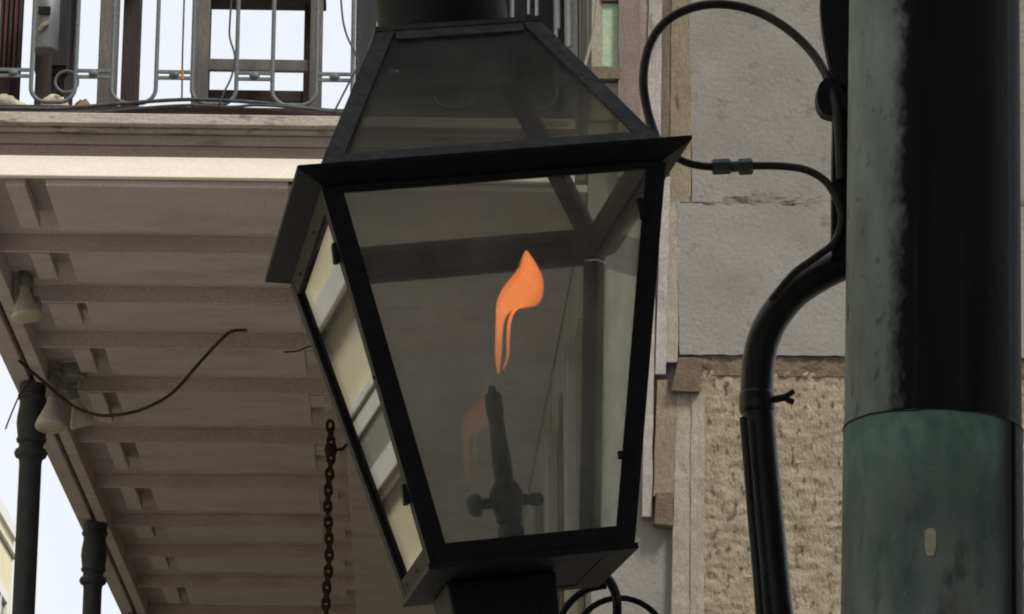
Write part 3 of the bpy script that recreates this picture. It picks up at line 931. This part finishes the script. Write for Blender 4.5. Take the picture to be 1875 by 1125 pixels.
# dark partition screen behind the lantern's roof
sc = thing('partition_screen', (at(760, 200, 11.5).x, 11.5, ztop), 'dark boarded partition screen upstairs behind the lantern roof', 'screen')
p0, p1 = at(651, 100, 11.5).x, FX - .06
MB().box((p0, 11.48, ztop), (p0 + .085, 11.56, 8.6)).build('post', M['screen'], sc, False, .005)
nb = 6
bw = (p1 - p0 - .087) / nb
bme = MB().box((0, 0, 0), (bw - .006, .03, 8.5 - ztop - .06)).mesh('board', M['screen'])
for k in range(nb):
    piece('board', bme, sc, (p0 + .087 + k * bw, 11.5 + random.uniform(-.004, .004), ztop + .05))
for z in (ztop + .25, 7.6):
    MB().box((p0 + .086, 11.535, z), (p1, 11.56, z + .08)).build('ledger', M['wood_dark'], sc)
# pale streaked rods in front of the screen, right of the chimney
for k, (px, pyb, r) in enumerate([(968, 26, .006), (983, 36, .008), (1022, 52, .009), (1043, 86, .012), (1071, 70, .006)]):
    p = at(px, pyb, 11.35)
    q = Vector((p.x + (.012 if k < 1 else .0), 11.35, 8.2))
    tag(MB().tube([p, q], r, 8).build('pale_rod', M['white_wood'], None, True, at_=p),
        ['thin pale rod nearest the chimney, right of it', 'second pale rod right of the chimney', 'third pale rod right of the chimney', 'widest pale rod, longest right of the chimney',
         'thin pale rod beside the green panel'][k], 'rod', 'pale rods before the dark screen')
cable('wire', [(1098, -80), (1092, 20), (1084, 70), (1074, 108), (1066, 140)], .006, M['cream_strip'], 'slanting pale cord between green panel and pale rods', 'cord', 10.9)

# ------------------------------------------------------------------ floodlights under the gallery
def bulb(parent, p, axis, s=1.0):
    """reflector lamp: p = centre of its face, axis = way it points"""
    q = Vector((0, 0, 1)).rotation_difference(Vector(axis).normalized()).to_matrix().to_4x4()
    mtx = Matrix.Translation(Vector(p)) @ q @ Matrix.Scale(s, 4)
    g = MB().lathe([(.019, -.135), (.021, -.112), (.027, -.095), (.042, -.062), (.056, -.03), (.0635, -.008), (.0635, 0), (.061, .003)], 28, mtx).build('lamp', M['lampglass'], parent, True)
    MB().lathe([(.0605, .0031), (.056, .006), (.03, .0095), (.006, .0105)], 28, mtx).build('lamp_face', M['lampface'], g, True)
    MB().lathe([(.018, -.215), (.024, -.205), (.026, -.17), (.026, -.136), (.022, -.1345)], 20, mtx).build('socket', M['lampmetal'], parent, True)
    return mtx
p = at(49, 581, 12.35)
f1 = thing('floodlight', p, 'pale reflector lamp hanging alone under the edge beam, upper left', 'floodlight', 'floodlights under the gallery')
mt1 = bulb(f1, p, (.12, -.12, -1), 1.0)
top = mt1 @ Vector((0, 0, -.21))
MB().tube(curve_pts([top, top + Vector((-.01, 0, .05)), top + Vector((.02, .03, .10)), Vector((top.x + .03, top.y + .05, 5.268))]), .012, 10).build('stem', M['lampmetal'], f1, True)
MB().box((top.x - .03, top.y + .0, 5.20), (top.x + .07, top.y + .10, 5.27)).build('mount_box', M['lampmetal'], f1, False, .006)
p2 = at(92, 782, 13.75)
f2 = thing('floodlight', p2, 'larger pale reflector lamp in front of the nearest column top', 'floodlight', 'floodlights under the gallery')
mt2 = bulb(f2, p2, (.02, -.22, -1), 1.12)
p3 = at(152, 778, 13.95)
f3 = thing('floodlight', p3, 'dim reflector lamp right of the column, half behind its twin', 'floodlight', 'floodlights under the gallery')
mt3 = bulb(f3, p3, (.35, .25, -1), .95)
jb = at(135, 685, 13.85)
jbx = thing('junction_box', (jb.x, jb.y, jb.z), 'round grey junction box above the pair of lamps', 'junction box')
MB().lathe([(.05, -.03), (.062, -.02), (.066, .03), (.06, .04)], 24, Matrix.Translation(jb)).build('box_body', M['lampmetal'], jbx, True)
MB().lathe([(.064, .041), (.07, .045), (.07, .055), (.02, .058)], 24, Matrix.Translation(jb)).build('box_lid', M['lampglass'], jbx, True)
MB().tube([jb + Vector((0, 0, .05)), Vector((jb.x, jb.y, GZ + .0))], .02, 10).build('stem', M['lampmetal'], jbx, True)
MB().tube(curve_pts([jb + Vector((-.04, -.02, -.01)), jb + Vector((-.09, -.04, .0)), mt2 @ Vector((0, 0, -.205))]), .014, 10).build('arm', M['lampmetal'], jbx, True)
MB().tube(curve_pts([jb + Vector((.02, .02, -.02)), jb + Vector((.03, .03, -.05)), mt3 @ Vector((0, 0, -.205))]), .014, 10).build('arm', M['lampmetal'], jbx, True)
cable('wire', [(-60, 575, 13.3), (0, 622, 13.4), (40, 665, 13.5), (75, 695, 13.6), (125, 738, 13.6), (165, 757, 13.5), (205, 761, 13.4), (260, 750, 13.3), (315, 720, 13.2), (365, 665, 13.1), (405, 622, 13.0), (425, 607, 12.97), (452, 604, 12.96)],
      .008, M['wire'], 'brown wire sagging under the gallery ceiling, end bent up', 'wire')
cable('wire', [(10, 786, 13.6), (22, 755, 13.62), (36, 725, 13.65), (60, 694, 13.7)], .004, M['wire'], 'short thin wire end beside the nearest column', 'wire')
cable('wire', [(520, 645, 12.96), (545, 643, 12.96), (566, 635, 12.96), (600, 628, 12.96)], .004, M['wire'], 'short wire on the ceiling beside the lantern', 'wire')

# hanging chain with a hook
cx, cy = -.343, 14.62
chn = thing('chain', (cx, cy, 5.299), 'rusty link chain hanging from the gallery ceiling beside the lantern', 'chain')
ring = []
for k in range(14):
    a = 2 * math.pi * k / 14
    ring.append((.0165 * math.cos(a), 0, .019 * math.sin(a) + (.009 if math.sin(a) > 0 else -.009)))
lme = MB().tube(ring, .0088, 6, True).mesh('link', M['chain'], True)
for k in range(54):
    zz = 5.27 - k * .041
    piece('link', lme, chn, (cx + .006 * math.sin(k * .5), cy, zz), (0, 0, (math.pi / 2) * (k % 2) + .35 + .1 * math.sin(k)))
kz = at(612, 825, cy).z
MB().lathe([(.006, -.035), (.026, -.03), (.034, 0), (.026, .03), (.006, .035)], 12, Matrix.Translation(Vector((cx + .005, cy - .01, kz)))).build('shackle', M['chain'], chn, True)
MB().tube(curve_pts([(cx + .02, cy - .01, kz), (cx + .06, cy - .01, kz + .005), (cx + .085, cy - .01, kz + .03)]), .008, 8).build('hook', M['chain'], chn, True)

# ------------------------------------------------------------------ pale yellow building across the street
ye = thing('yellow_building', (-9, 20, .12), 'pale yellow building with cornice across the street at left', 'building')
XF = -6.0
Y0, Y1, ZT = 4.0, 46.4, 11.35
MB().box((-13, Y0, -.02), (XF, Y1, ZT)).build('wall', M['yellow'], ye)
MB().box((-13.2, Y0 - .2, ZT + .001), (XF + .05, Y1 + .05, ZT + .2)).build('cornice', M['yellow_trim'], ye)
MB().box((-13, Y0, ZT - .30), (XF + .03, Y1 - .002, ZT - .22)).build('string_course', M['dark_trim'], ye)
MB().box((-13, Y0, ZT + .201), (XF - .6, Y1 - .6, ZT + .3)).build('roof', M['roof'], ye)
def course(nm, z0, z1, pr, mt):
    MB().box((XF - .01, Y0, z0), (XF + pr, Y1 - .1, z1)).build(nm, M[mt], ye)
course('string_course', 5.28, 5.40, .10, 'yellow_trim')
course('string_course', 5.245, 5.279, .03, 'dark_trim')
course('string_course', 4.76, 4.80, .06, 'yellow_trim')
course('string_course', 4.725, 4.759, .02, 'dark_trim')
course('fascia_band', 4.64, 4.724, .05, 'yellow_trim')
course('sign_band', 4.43, 4.639, .03, 'grey_band')
course('fascia_band', 4.30, 4.429, .05, 'yellow_trim')
course('string_course', 4.225, 4.25, .05, 'dark_trim')
def window(y0, y1, z0, z1):
    w = MB().box((XF - .02, y0, z0), (XF + .012, y1, z1)).build('window', M['winglass'], ye)
    for a, b, c, d in ((y0 - .12, y0, z0 - .12, z1 + .15), (y1, y1 + .12, z0 - .12, z1 + .15), (y0, y1, z1, z1 + .15), (y0, y1, z0 - .12, z0),
                       ((y0 + y1) / 2 - .03, (y0 + y1) / 2 + .03, z0, z1), (y0, (y0 + y1) / 2 - .031, (z0 + z1) / 2 - .03, (z0 + z1) / 2 + .03),
                       ((y0 + y1) / 2 + .031, y1, (z0 + z1) / 2 - .03, (z0 + z1) / 2 + .03)):
        MB().box((XF + .001, a, c), (XF + .06, b, d)).build('frame', M['yellow_trim'], w)
for k in range(9):
    y = 5.2 + k * 4.6
    window(y, y + 1.2, 5.75, 7.6)
    if k != 4:
        window(y, y + 1.2, 8.5, 10.3)
    if y > 6:
        window(y, y + 1.4, 1.0, 3.6)
window(44.1, 45.5, 8.8, 10.2)

# ------------------------------------------------------------------ copper-clad pole
pb, pt = at(1703, 1125, 3.12), at(1707, 0, 3.12)
ax = (pt - pb).normalized()
pj = Vector((at(1706, 747, 3.12).x, 3.12, at(1706, 747, 3.12 - .095).z))
tilt = Vector((0, 0, 1)).rotation_difference(Vector((ax.x, 0, ax.z)).normalized()).to_euler()
pole = thing('copper_pole', pj, 'stout copper pole, black paint worn to green verdigris, beside lantern', 'pole', rot=tilt)
PR = .0948
MB().lathe([(PR, .0), (PR, 3.4), (PR * .95, 3.42)], 64).build('upper_section', M['pole_up'], pole, True)
low = [(PR + .01, -2.29), (PR + .0012, -2.2), (PR + .0012, -.004), (PR + .0003, -.0012)]
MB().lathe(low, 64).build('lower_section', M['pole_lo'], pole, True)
# wavy seam of the lower sleeve
seam = []
for k in range(96):
    a = 2 * math.pi * k / 96
    seam.append(((PR + .001) * math.cos(a), (PR + .001) * math.sin(a), -.0015 + .0022 * noise.noise(Vector((math.cos(a) * 4, math.sin(a) * 4, 0)))))
MB().tube(seam, .0011, 6, True).build('seam', M['black_rust'], pole, True)
# narrow rib down the right of the lower section
a0 = math.radians(-38)
rx, ry = (PR + .002) * math.cos(a0), (PR + .002) * math.sin(a0)
MB().tube([(rx, ry, -2.2), (rx, ry, -.003)], .0022, 6).build('lap_seam', M['pole_lo'], pole, True)
# paint chip
ca = math.asin((1676 - 1706) / 158.0)
vs = []
chip = [(-.0055, .012), (-.002, .0145), (.004, .0145), (.0058, .010), (.0055, -.008), (.003, -.0145), (-.003, -.0145), (-.005, -.009), (-.0055, -.004)]
for dz in (0, 1):
    for x, z in chip:
        th = ca + x / PR
        r = PR + .0012 + .0012 * dz
        vs.append((r * math.sin(th), -r * math.cos(th), -.144 + z))
nch = len(chip)
fs = [tuple(reversed(range(nch))), tuple(range(nch, 2 * nch))] + [(i, (i + 1) % nch, nch + (i + 1) % nch, nch + i) for i in range(nch)]
MB().add(vs, fs).build('paint_chip', M['chip'], pole)

# ------------------------------------------------------------------ the gas lantern
LL = Vector((.0711, 3.0176, 2.5901))
LR = (.0084, -.1346, .1195)
LM = Matrix.Translation(LL) @ Euler(LR).to_matrix().to_4x4()
LMI = LM.inverted()
lan = thing('gas_lantern', LL, 'large black four-sided glass gas lantern in the middle, tilted', 'lantern', rot=LR)
A, Cc, ZC, B, HB, RT, HR = .20, .1763, -.017, .1048, .3865, .0865, .178
S4 = [(-1, -1), (1, -1), (1, 1), (-1, 1)]
def frus(mb, h0, z0, h1, z1, h2, z2, h3, z3):
    """square ring from four (half-width, z) profile corners"""
    prof = [(h0, z0), (h1, z1), (h2, z2), (h3, z3)]
    vs = [(sx * h, sy * h, z) for h, z in prof for sx, sy in S4]
    fs = []
    for k in range(4):
        n = (k + 1) % 4
        for i in range(4):
            j = (i + 1) % 4
            fs.append((k * 4 + i, k * 4 + j, n * 4 + j, n * 4 + i))
    return mb.add(vs, fs)
# flared eaves
frus(MB(), A, 0, A + .0005, .004, Cc - .008, -.0095, Cc - .006, -.0137).build('eaves_flange', M['black'], lan, False, .0008)
frus(MB(), A - .0015, .0045, Cc + .002, .011, Cc - .012, .0105, Cc - .012, -.0094).build('eaves_top', M['black'], lan, False, .0008)
# the corner posts: L-angles down each edge
def corner(sx, sy, z):
    t = (z - ZC) / (-HB - ZC)
    h = Cc + (B - Cc) * t - .001
    return Vector((sx * h, sy * h, z))
PW, PT = .0205, .0032
for sx, sy in S4:
    mb = MB()
    zt, zb2 = -.0139, -HB + .0005
    for (dx, dy) in ((1, 0), (0, 1)):
        ring = []
        for z in (zb2, zt):
            c = corner(sx, sy, z)
            if dx:
                q = [c, c + Vector((-sx * PW, 0, 0)), c + Vector((-sx * PW, -sy * PT, 0)), c + Vector((0, -sy * PT, 0))]
            else:
                q = [c + Vector((0, -sy * PT, 0)), c + Vector((0, -sy * PW, 0)), c + Vector((-sx * PT, -sy * PW, 0)), c + Vector((-sx * PT, -sy * PT, 0))]
            ring += q
        mb.hexa(ring)
    mb.build('corner_post', M['black'], lan)
# rails at the head and foot of each side
def rail_bar(i, z0, z1, inset, th, nm, mt='black'):
    (ax_, ay_), (bx_, by_) = S4[i], S4[(i + 1) % 4]
    nrm = Vector(((ax_ + bx_) / 2, (ay_ + by_) / 2, 0))
    tdir = Vector((bx_ - ax_, by_ - ay_, 0)).normalized()
    ring = []
    for z in (z0, z1):
        a = corner(ax_, ay_, z) + tdir * (PW + .0004) - nrm * inset
        b = corner(bx_, by_, z) - tdir * (PW + .0004) - nrm * inset
        ring += [a, b, b - nrm * th, a - nrm * th]
    return MB().hexa(ring).build(nm, M[mt], lan)
for i in range(4):
    rail_bar(i, -.031 if i == 3 else -.0195, -.0128, .0006, .004, 'head_rail', 'black_rust' if i == 3 else 'black')
    rail_bar(i, -HB + .0006, -HB + .0185, .0006, .004, 'foot_rail', 'black_rust' if i == 3 else 'black')
# panes of glass set just behind the angles
for i in range(4):
    (ax_, ay_), (bx_, by_) = S4[i], S4[(i + 1) % 4]
    nrm = Vector(((ax_ + bx_) / 2, (ay_ + by_) / 2, 0))
    tdir = Vector((bx_ - ax_, by_ - ay_, 0)).normalized()
    ring = []
    for z in (-HB + .008, -.016):
        a = corner(ax_, ay_, z) + tdir * .009 - nrm * .0052
        b = corner(bx_, by_, z) - tdir * .009 - nrm * .0052
        ring += [a, b, b - nrm * .0022, a - nrm * .0022]
    MB().hexa(ring).build('glass_pane', M[('pane', 'pane_right', 'pane', 'pane_left')[i]], lan)
# bottom tray, its rim and the neck that sits on the bracket
frus(MB(), B + .0015, -HB, B + .0015, -HB - .006, B - .03, -HB - .0075, B - .03, -HB - .0005).build('bottom_rim', M['black'], lan)
MB().box((-B + .0302, -B + .0302, -HB - .0065), (B - .0302, B - .0302, -HB - .001)).build('bottom_plate', M['black'], lan)
MB().hexa([(-.073, -.03, -HB - .075), (.031, -.03, -HB - .075), (.031, .07, -HB - .075), (-.073, .07, -HB - .075),
           (-.079, -.034, -HB - .0078), (.035, -.034, -HB - .0078), (.035, .075, -HB - .0078), (-.079, .075, -HB - .0078)]).build('neck', M['black'], lan, False, .003)
# roof: hips, foot and head rails, sooty glass
RZ0, RH0 = .0112, Cc - .004
def roofp(sx, sy, t):
    h = RH0 + (RT - RH0) * t
    return Vector((sx * h, sy * h, RZ0 + (HR - RZ0) * t))
slope = [(Vector((0, -1, 0))), Vector((1, 0, 0)), Vector((0, 1, 0)), Vector((-1, 0, 0))]
for i in range(4):
    (ax_, ay_), (bx_, by_) = S4[i], S4[(i + 1) % 4]
    tdir = Vector((bx_ - ax_, by_ - ay_, 0)).normalized()
    a0_, b0_, a1_, b1_ = roofp(ax_, ay_, 0), roofp(bx_, by_, 0), roofp(ax_, ay_, 1), roofp(bx_, by_, 1)
    n_ = (b0_ - a0_).cross(a1_ - a0_).normalized()
    upv = (((a1_ + b1_) - (a0_ + b0_)) / 2).normalized()
    # glass
    q = [a0_ + tdir * .006 + upv * .004, b0_ - tdir * .006 + upv * .004, b1_ - tdir * .006 - upv * .004, a1_ + tdir * .006 - upv * .004]
    MB().slab([p - n_ * .0045 for p in q], .0022, n_).build('roof_pane', M['roofpane'], lan)
    # hip strips on this face, either end, lying on the glass
    hw = .0185
    for (u, v, sgn) in ((a0_, a1_, 1), (b0_, b1_, -1)):
        q = [u, u + tdir * sgn * hw, v + tdir * sgn * hw, v]
        if sgn < 0:
            q = [q[1], q[0], q[3], q[2]]
        MB().slab([p - n_ * .0018 for p in q], .0032, n_).build('roof_hip', M['hip'], lan)
    lw = .0125
    q = [a0_ + tdir * (hw + .0003), b0_ - tdir * (hw + .0003), b0_ - tdir * (hw + .0003) + upv * lw, a0_ + tdir * (hw + .0003) + upv * lw]
    MB().slab([p - n_ * .0018 for p in q], .0028, n_).build('roof_rail', M['hip'], lan)
    q = [a1_ + tdir * (hw + .0003) - upv * lw, b1_ - tdir * (hw + .0003) - upv * lw, b1_ - tdir * (hw + .0003), a1_ + tdir * (hw + .0003)]
    MB().slab([p - n_ * .0018 for p in q], .0028, n_).build('roof_rail', M['hip'], lan)
# crown plate and chimney with its cap above the picture
frus(MB(), RT + .002, HR + .001, RT + .002, HR + .006, .06, HR + .007, .06, HR + .001).build('crown_plate', M['hip'], lan)
chm = MB().lathe([(.0705, HR + .0072), (.0745, HR + .010), (.0745, HR + .018), (.0705, HR + .021), (.069, HR + .10), (.070, HR + .104)], 40).build('chimney', M['black'], lan, True)
MB().lathe([(.085, HR + .1045), (.10, HR + .107), (.10, HR + .112), (.07, HR + .16), (.03, HR + .185), (.012, HR + .19), (.012, HR + .21), (.02, HR + .222), (.012, HR + .238), (.002, HR + .25)], 40).build('cap', M['black'], chm, True)
# small clips and rivets
def clip(p, s, nm='clip'):
    p = Vector(p)
    MB().box(p - Vector(s), p + Vector(s)).build(nm, M['black'], lan, False, .0008)
for z in (-.075, -.315):
    c = corner(-1, -1, z)
    clip(c + Vector((-.0025, .014, 0)), (.003, .006, .010), 'hinge')
c = corner(1, -1, -.30)
clip(c + Vector((-.0225, -.002, 0)), (.003, .003, .004))
c = corner(1, -1, -.06)
clip(c + Vector((-.0222, -.002, 0)), (.0028, .003, .011), 'hinge')
riv = MB().lathe([(.0024, 0), (.0021, .0011), (.0008, .0017)], 10, Matrix.Rotation(-math.pi / 2, 4, 'Y')).mesh('rivet', M['black_rust'], True)
for z, dy in ((-.026, .1), (-.026, .25), (-.378, .07), (-.378, .15), (-.2, .0)):
    c = corner(-1, -1, z)
    r_ = bpy.data.objects.new('rivet', riv)
    COL.objects.link(r_)
    r_.parent = lan
    r_.location = c + Vector((.0 - .0005, dy + .01, 0))
# burner: stem, nipple, valve body, two knobs
bz = -HB + .0
lean = .0
MB().lathe([(0.0168, bz), (0.0176, bz + .010), (0.0109, bz + .015), (0.0097, bz + .030), (0.0130, bz + .034), (0.0139, bz + .044), (0.0113, bz + .050)], 18).build('burner_base', M['burner'], lan, True)
val = MB().lathe([(0.0097, bz + .0502), (0.0139, bz + .054), (0.0143, bz + .062), (0.0172, bz + .072), (0.0176, bz + .084), (0.0139, bz + .092), (0.0097, bz + .097)], 10).build('valve_body', M['burner'], lan, False, .001)
MB().lathe([(0.0094, bz + .0972), (0.0102, bz + .100), (0.0099, bz + .128), (0.0091, bz + .130), (0.0082, bz + .165), (0.0094, bz + .167), (0.0091, bz + .186), (0.0082, bz + .190), (0.0050, bz + .1905), (0.0038, bz + .198), (0.0017, bz + .199)], 12).build('burner_tube', M['burner'], lan, True)
for sgn, rad, ln in ((-1, .0125, .037), (1, .0075, .034)):
    mtx = Matrix.Translation(Vector((0, 0, bz + .076))) @ Matrix.Rotation(sgn * (math.pi / 2 + .06), 4, 'Y')
    MB().lathe([(.006, .017), (.0055, ln - .011), (rad * .7, ln - .010), (rad, ln - .007), (rad * .93, ln), (rad * .6, ln + .004)], 9, mtx).build('valve_knob', M['burner'], val, True)

# flame: outline of left/right pairs from foot to tip (photo px), rounded in depth
fl_l = [(911, 686), (907, 668), (905.5, 650), (906, 630), (906.5, 605), (907.5, 580), (909, 562), (913, 545), (923, 527), (934, 514), (944, 503), (951, 491), (954, 478), (958, 466), (962.5, 458)]
fl_r = [(915, 686), (917, 668), (919, 650), (920.5, 630), (921, 610), (923, 590), (929, 575), (945, 564), (977, 562), (990, 550), (995, 530), (994, 508), (987, 492), (977, 475), (965, 458)]
FY = 3.02
def flame_shell(k, parent, mt, dim):
    vs, fs, burn = [], [], []
    n, N = 20, len(fl_l)
    for i, (l_, r_) in enumerate(zip(fl_l, fl_r)):
        a, b = at(*l_, FY), at(*r_, FY)
        c, h = (a + b) / 2, (b - a) / 2 * k
        if k < 1:
            c = c.lerp(at(*fl_l[max(0, i - 1)], FY).lerp(at(*fl_r[max(0, i - 1)], FY), .5), (1 - k) * .6)
        dep = h.length * .75
        t = i / (N - 1)
        for q in range(n):
            th = 2 * math.pi * q / n
            vs.append(c + h * math.cos(th) + Vector((0, dep * math.sin(th), 0)))
            w = min(1, max(0, t / .55))
            burn.append(dim * (.06 + .94 * w ** 1.8))
    for i in range(N - 1):
        for q in range(n):
            fs.append((i * n + q, i * n + (q + 1) % n, (i + 1) * n + (q + 1) % n, (i + 1) * n + q))
    fs += [tuple(reversed(range(n))), tuple((N - 1) * n + q for q in range(n))]
    o = MB().add(vs, fs).build('flame' if parent is None else 'flame_core', mt, parent, True, at_=at(913, 690, FY))
    ab = o.data.attributes.new('burn', 'FLOAT', 'POINT')
    for i, v in enumerate(burn):
        ab.data[i].value = v
    sb = o.modifiers.new('smooth', 'SUBSURF')
    sb.levels = sb.render_levels = 2
    return o
flo = flame_shell(1.12, None, M['flame_outer'], .20)
flame_shell(1.0, flo, M['flame_outer'], .38)
flame_shell(.9, flo, M['flame'], .62)
flame_shell(.70, flo, M['flame_inner'], .42)
def streak(pts, r, b0, b1):
    P = curve_pts([at(x, y, FY - .001) for x, y in pts], 6)
    N = len(P)
    rad = [r * (.35 + .65 * math.sin(math.pi * min(1, .12 + .8 * i / (N - 1)))) for i in range(N)]
    o = MB().tube(P, rad, 8).build('flame_streak', M['flame'], flo, True)
    a_ = o.data.attributes.new('burn', 'FLOAT', 'POINT')
    for i in range(N * 8):
        a_.data[i].value = b0 + (b1 - b0) * (i // 8) / (N - 1)
streak([(921, 676), (929, 655), (930.5, 625), (931.5, 600), (935, 582), (943, 568), (958, 559)], .0019, .10, .7)
streak([(909, 580), (911, 556), (919, 536), (932, 518), (943, 505), (950, 492)], .0012, .35, .6)
streak([(975, 560), (987, 550), (992.5, 531), (991, 510), (984, 493)], .0010, .3, .5)
tag(flo, 'orange gas flame with a curling tail above the burner in lantern', 'flame')

# ------------------------------------------------------------------ bracket that carries the lantern
BY = 3.19
br = thing('lantern_bracket', at(1535, 470, BY), 'black curved iron bracket arm reaching from the pole under the lantern', 'bracket')
arm = [(1600, 462), (1548, 482), (1500, 505), (1450, 540), (1412, 590), (1392, 645), (1386, 710), (1389, 770), (1397, 870), (1408, 985), (1417, 1080), (1424, 1160)]
P = [at(x, y, BY) for x, y in arm]
P += [Vector((P[-1].x - .005, BY - .0, 2.08)), Vector((P[-1].x - .06, BY - .01, 1.99)), Vector((.22, BY - .03, 1.98)), Vector((.15, BY - .06, 2.02)), LM @ Vector((0, .02, -HB - .10)), LM @ Vector((0, .02, -HB - .076))]
cp = curve_pts(P, 8)
MB().tube(cp, .0182, 18).build('arm', M['arm'], br, True)
sp = [at(x, y, BY - .028) for x, y in [(1362, 765), (1369, 850), (1377, 950), (1386, 1050), (1392, 1130), (1397, 1200)]]
MB().tube(curve_pts(sp), .0052, 10).build('pilot_tube', M['arm'], br, True)
# clamp collar with a forked thumbscrew
cc = at(1386, 738, BY)
MB().lathe([(.0183, -.012), (.0200, -.009), (.0200, .009), (.0183, .012)], 20, Matrix.Translation(cc)).build('clamp', M['arm'], br, True)
s_ = cc + Vector((.018, -.008, .002))
scw = MB().tube([s_, s_ + Vector((.012, -.002, .002))], .0042, 8).build('thumbscrew', M['arm'], br, True)
for dz in (-1, 1):
    MB().tube([s_ + Vector((.0105, -.002, .002)), s_ + Vector((.017, -.002, .002 + dz * .004)), s_ + Vector((.0215, -.002, .003 + dz * .0062))], .0034, 8).build('wing', M['arm'], scw, True)
# back strap against the pole with lobes
def strap(pts, name, th=.012):
    pp = [at(x, y, BY - .03) for x, y in pts]
    if name != 'back_strap':
        pp = curve_pts(pp, 5)
    cen = sum(pp, Vector()) / len(pp)
    n = len(pp)
    vs = [p for p in pp] + [p + Vector((0, th, 0)) for p in pp]
    fs = [tuple(range(n)), tuple(reversed(range(n, 2 * n)))] + [((i + 1) % n, i, n + i, n + (i + 1) % n) for i in range(n)]
    MB().add(vs, fs).build(name, M['black'], br, False, .001)
strap([(1523, 470), (1560, 470), (1560, 200), (1526, 200), (1524, 300)], 'back_strap')
strap([(1508, -60), (1503, 0), (1506, 50), (1516, 105), (1530, 150), (1560, 160), (1560, -60)], 'leaf')
strap([(1514, 140), (1500, 155), (1496, 178), (1502, 200), (1518, 211), (1560, 213), (1560, 162), (1530, 152)], 'lobe', .02)
# wire scrolls below the tray
def scroll(pts, r, nm='scroll'):
    MB().tube(curve_pts([at(*p) for p in pts], 8), r, 8).build(nm, M['black'], br, True)
scroll([(1096, 1050, 3.14), (1114, 1062, 3.15), (1126, 1084, 3.17), (1130, 1110, 3.19), (1128, 1150, 3.19), (1120, 1190, 3.19)], .0052)
c_ = at(1136, 1180, 3.2)
scroll_pts = [c_ + Vector((.0505 * math.cos(a), 0, .0505 * math.sin(a))) for a in [2 * math.pi * k / 40 for k in range(40)]]
MB().tube(scroll_pts, .0034, 8, True).build('scroll', M['black'], br, True)
scroll([(1110, 1072, 3.2), (1075, 1080, 3.2), (1045, 1102, 3.2), (1025, 1135, 3.2), (1020, 1180, 3.2)], .0040)

# gas tubing
def tubing(name, pts, r, label, parts=None):
    P = [at(*p) for p in pts]
    t = thing(name, P[0], label, 'tube')
    MB().tube(curve_pts(P), r, 12).build('tube', M['tube'], t, True)
    return t
tubing('gas_tube', [(1222, 292, 3.16), (1203, 255, 3.20), (1186, 205, 3.21), (1178, 145, 3.21), (1189, 84, 3.21), (1219, 40, 3.21), (1266, 15, 3.21), (1320, 8, 3.21), (1382, 20, 3.21), (1440, 52, 3.2), (1488, 98, 3.19), (1518, 150, 3.17),
                    (1532, 205, 3.155), (1537, 262, 3.15), (1540, 330, 3.15)], .0052, 'dark copper tube looping high from lantern roof to the pole')
gt = tubing('gas_tube', [(1222, 276, 3.15), (1246, 293, 3.16), (1272, 302, 3.165), (1310, 306, 3.17), (1375, 304, 3.17), (1436, 305, 3.17), (1480, 313, 3.165), (1515, 336, 3.16), (1537, 378, 3.155), (1540, 412, 3.155), (1526, 446, 3.15), (1496, 470, 3.145), (1452, 503, 3.15), (1412, 552, 3.155)],
            .0044, 'dark copper tube with coupling, from lantern eaves to the bracket arm')
for pa, pb_, r in ((1304, 1338, .0088), (1338, 1352, .0062), (1352, 1378, .0092)):
    a, b = at(pa, 306.2, 3.17), at(pb_, 304.6, 3.17)
    MB().tube([a, a.lerp(b, .08), a.lerp(b, .92), b], [r * .85, r, r, r * .85], 6 if r > .008 else 12).build('coupling', M['coupling'], gt)
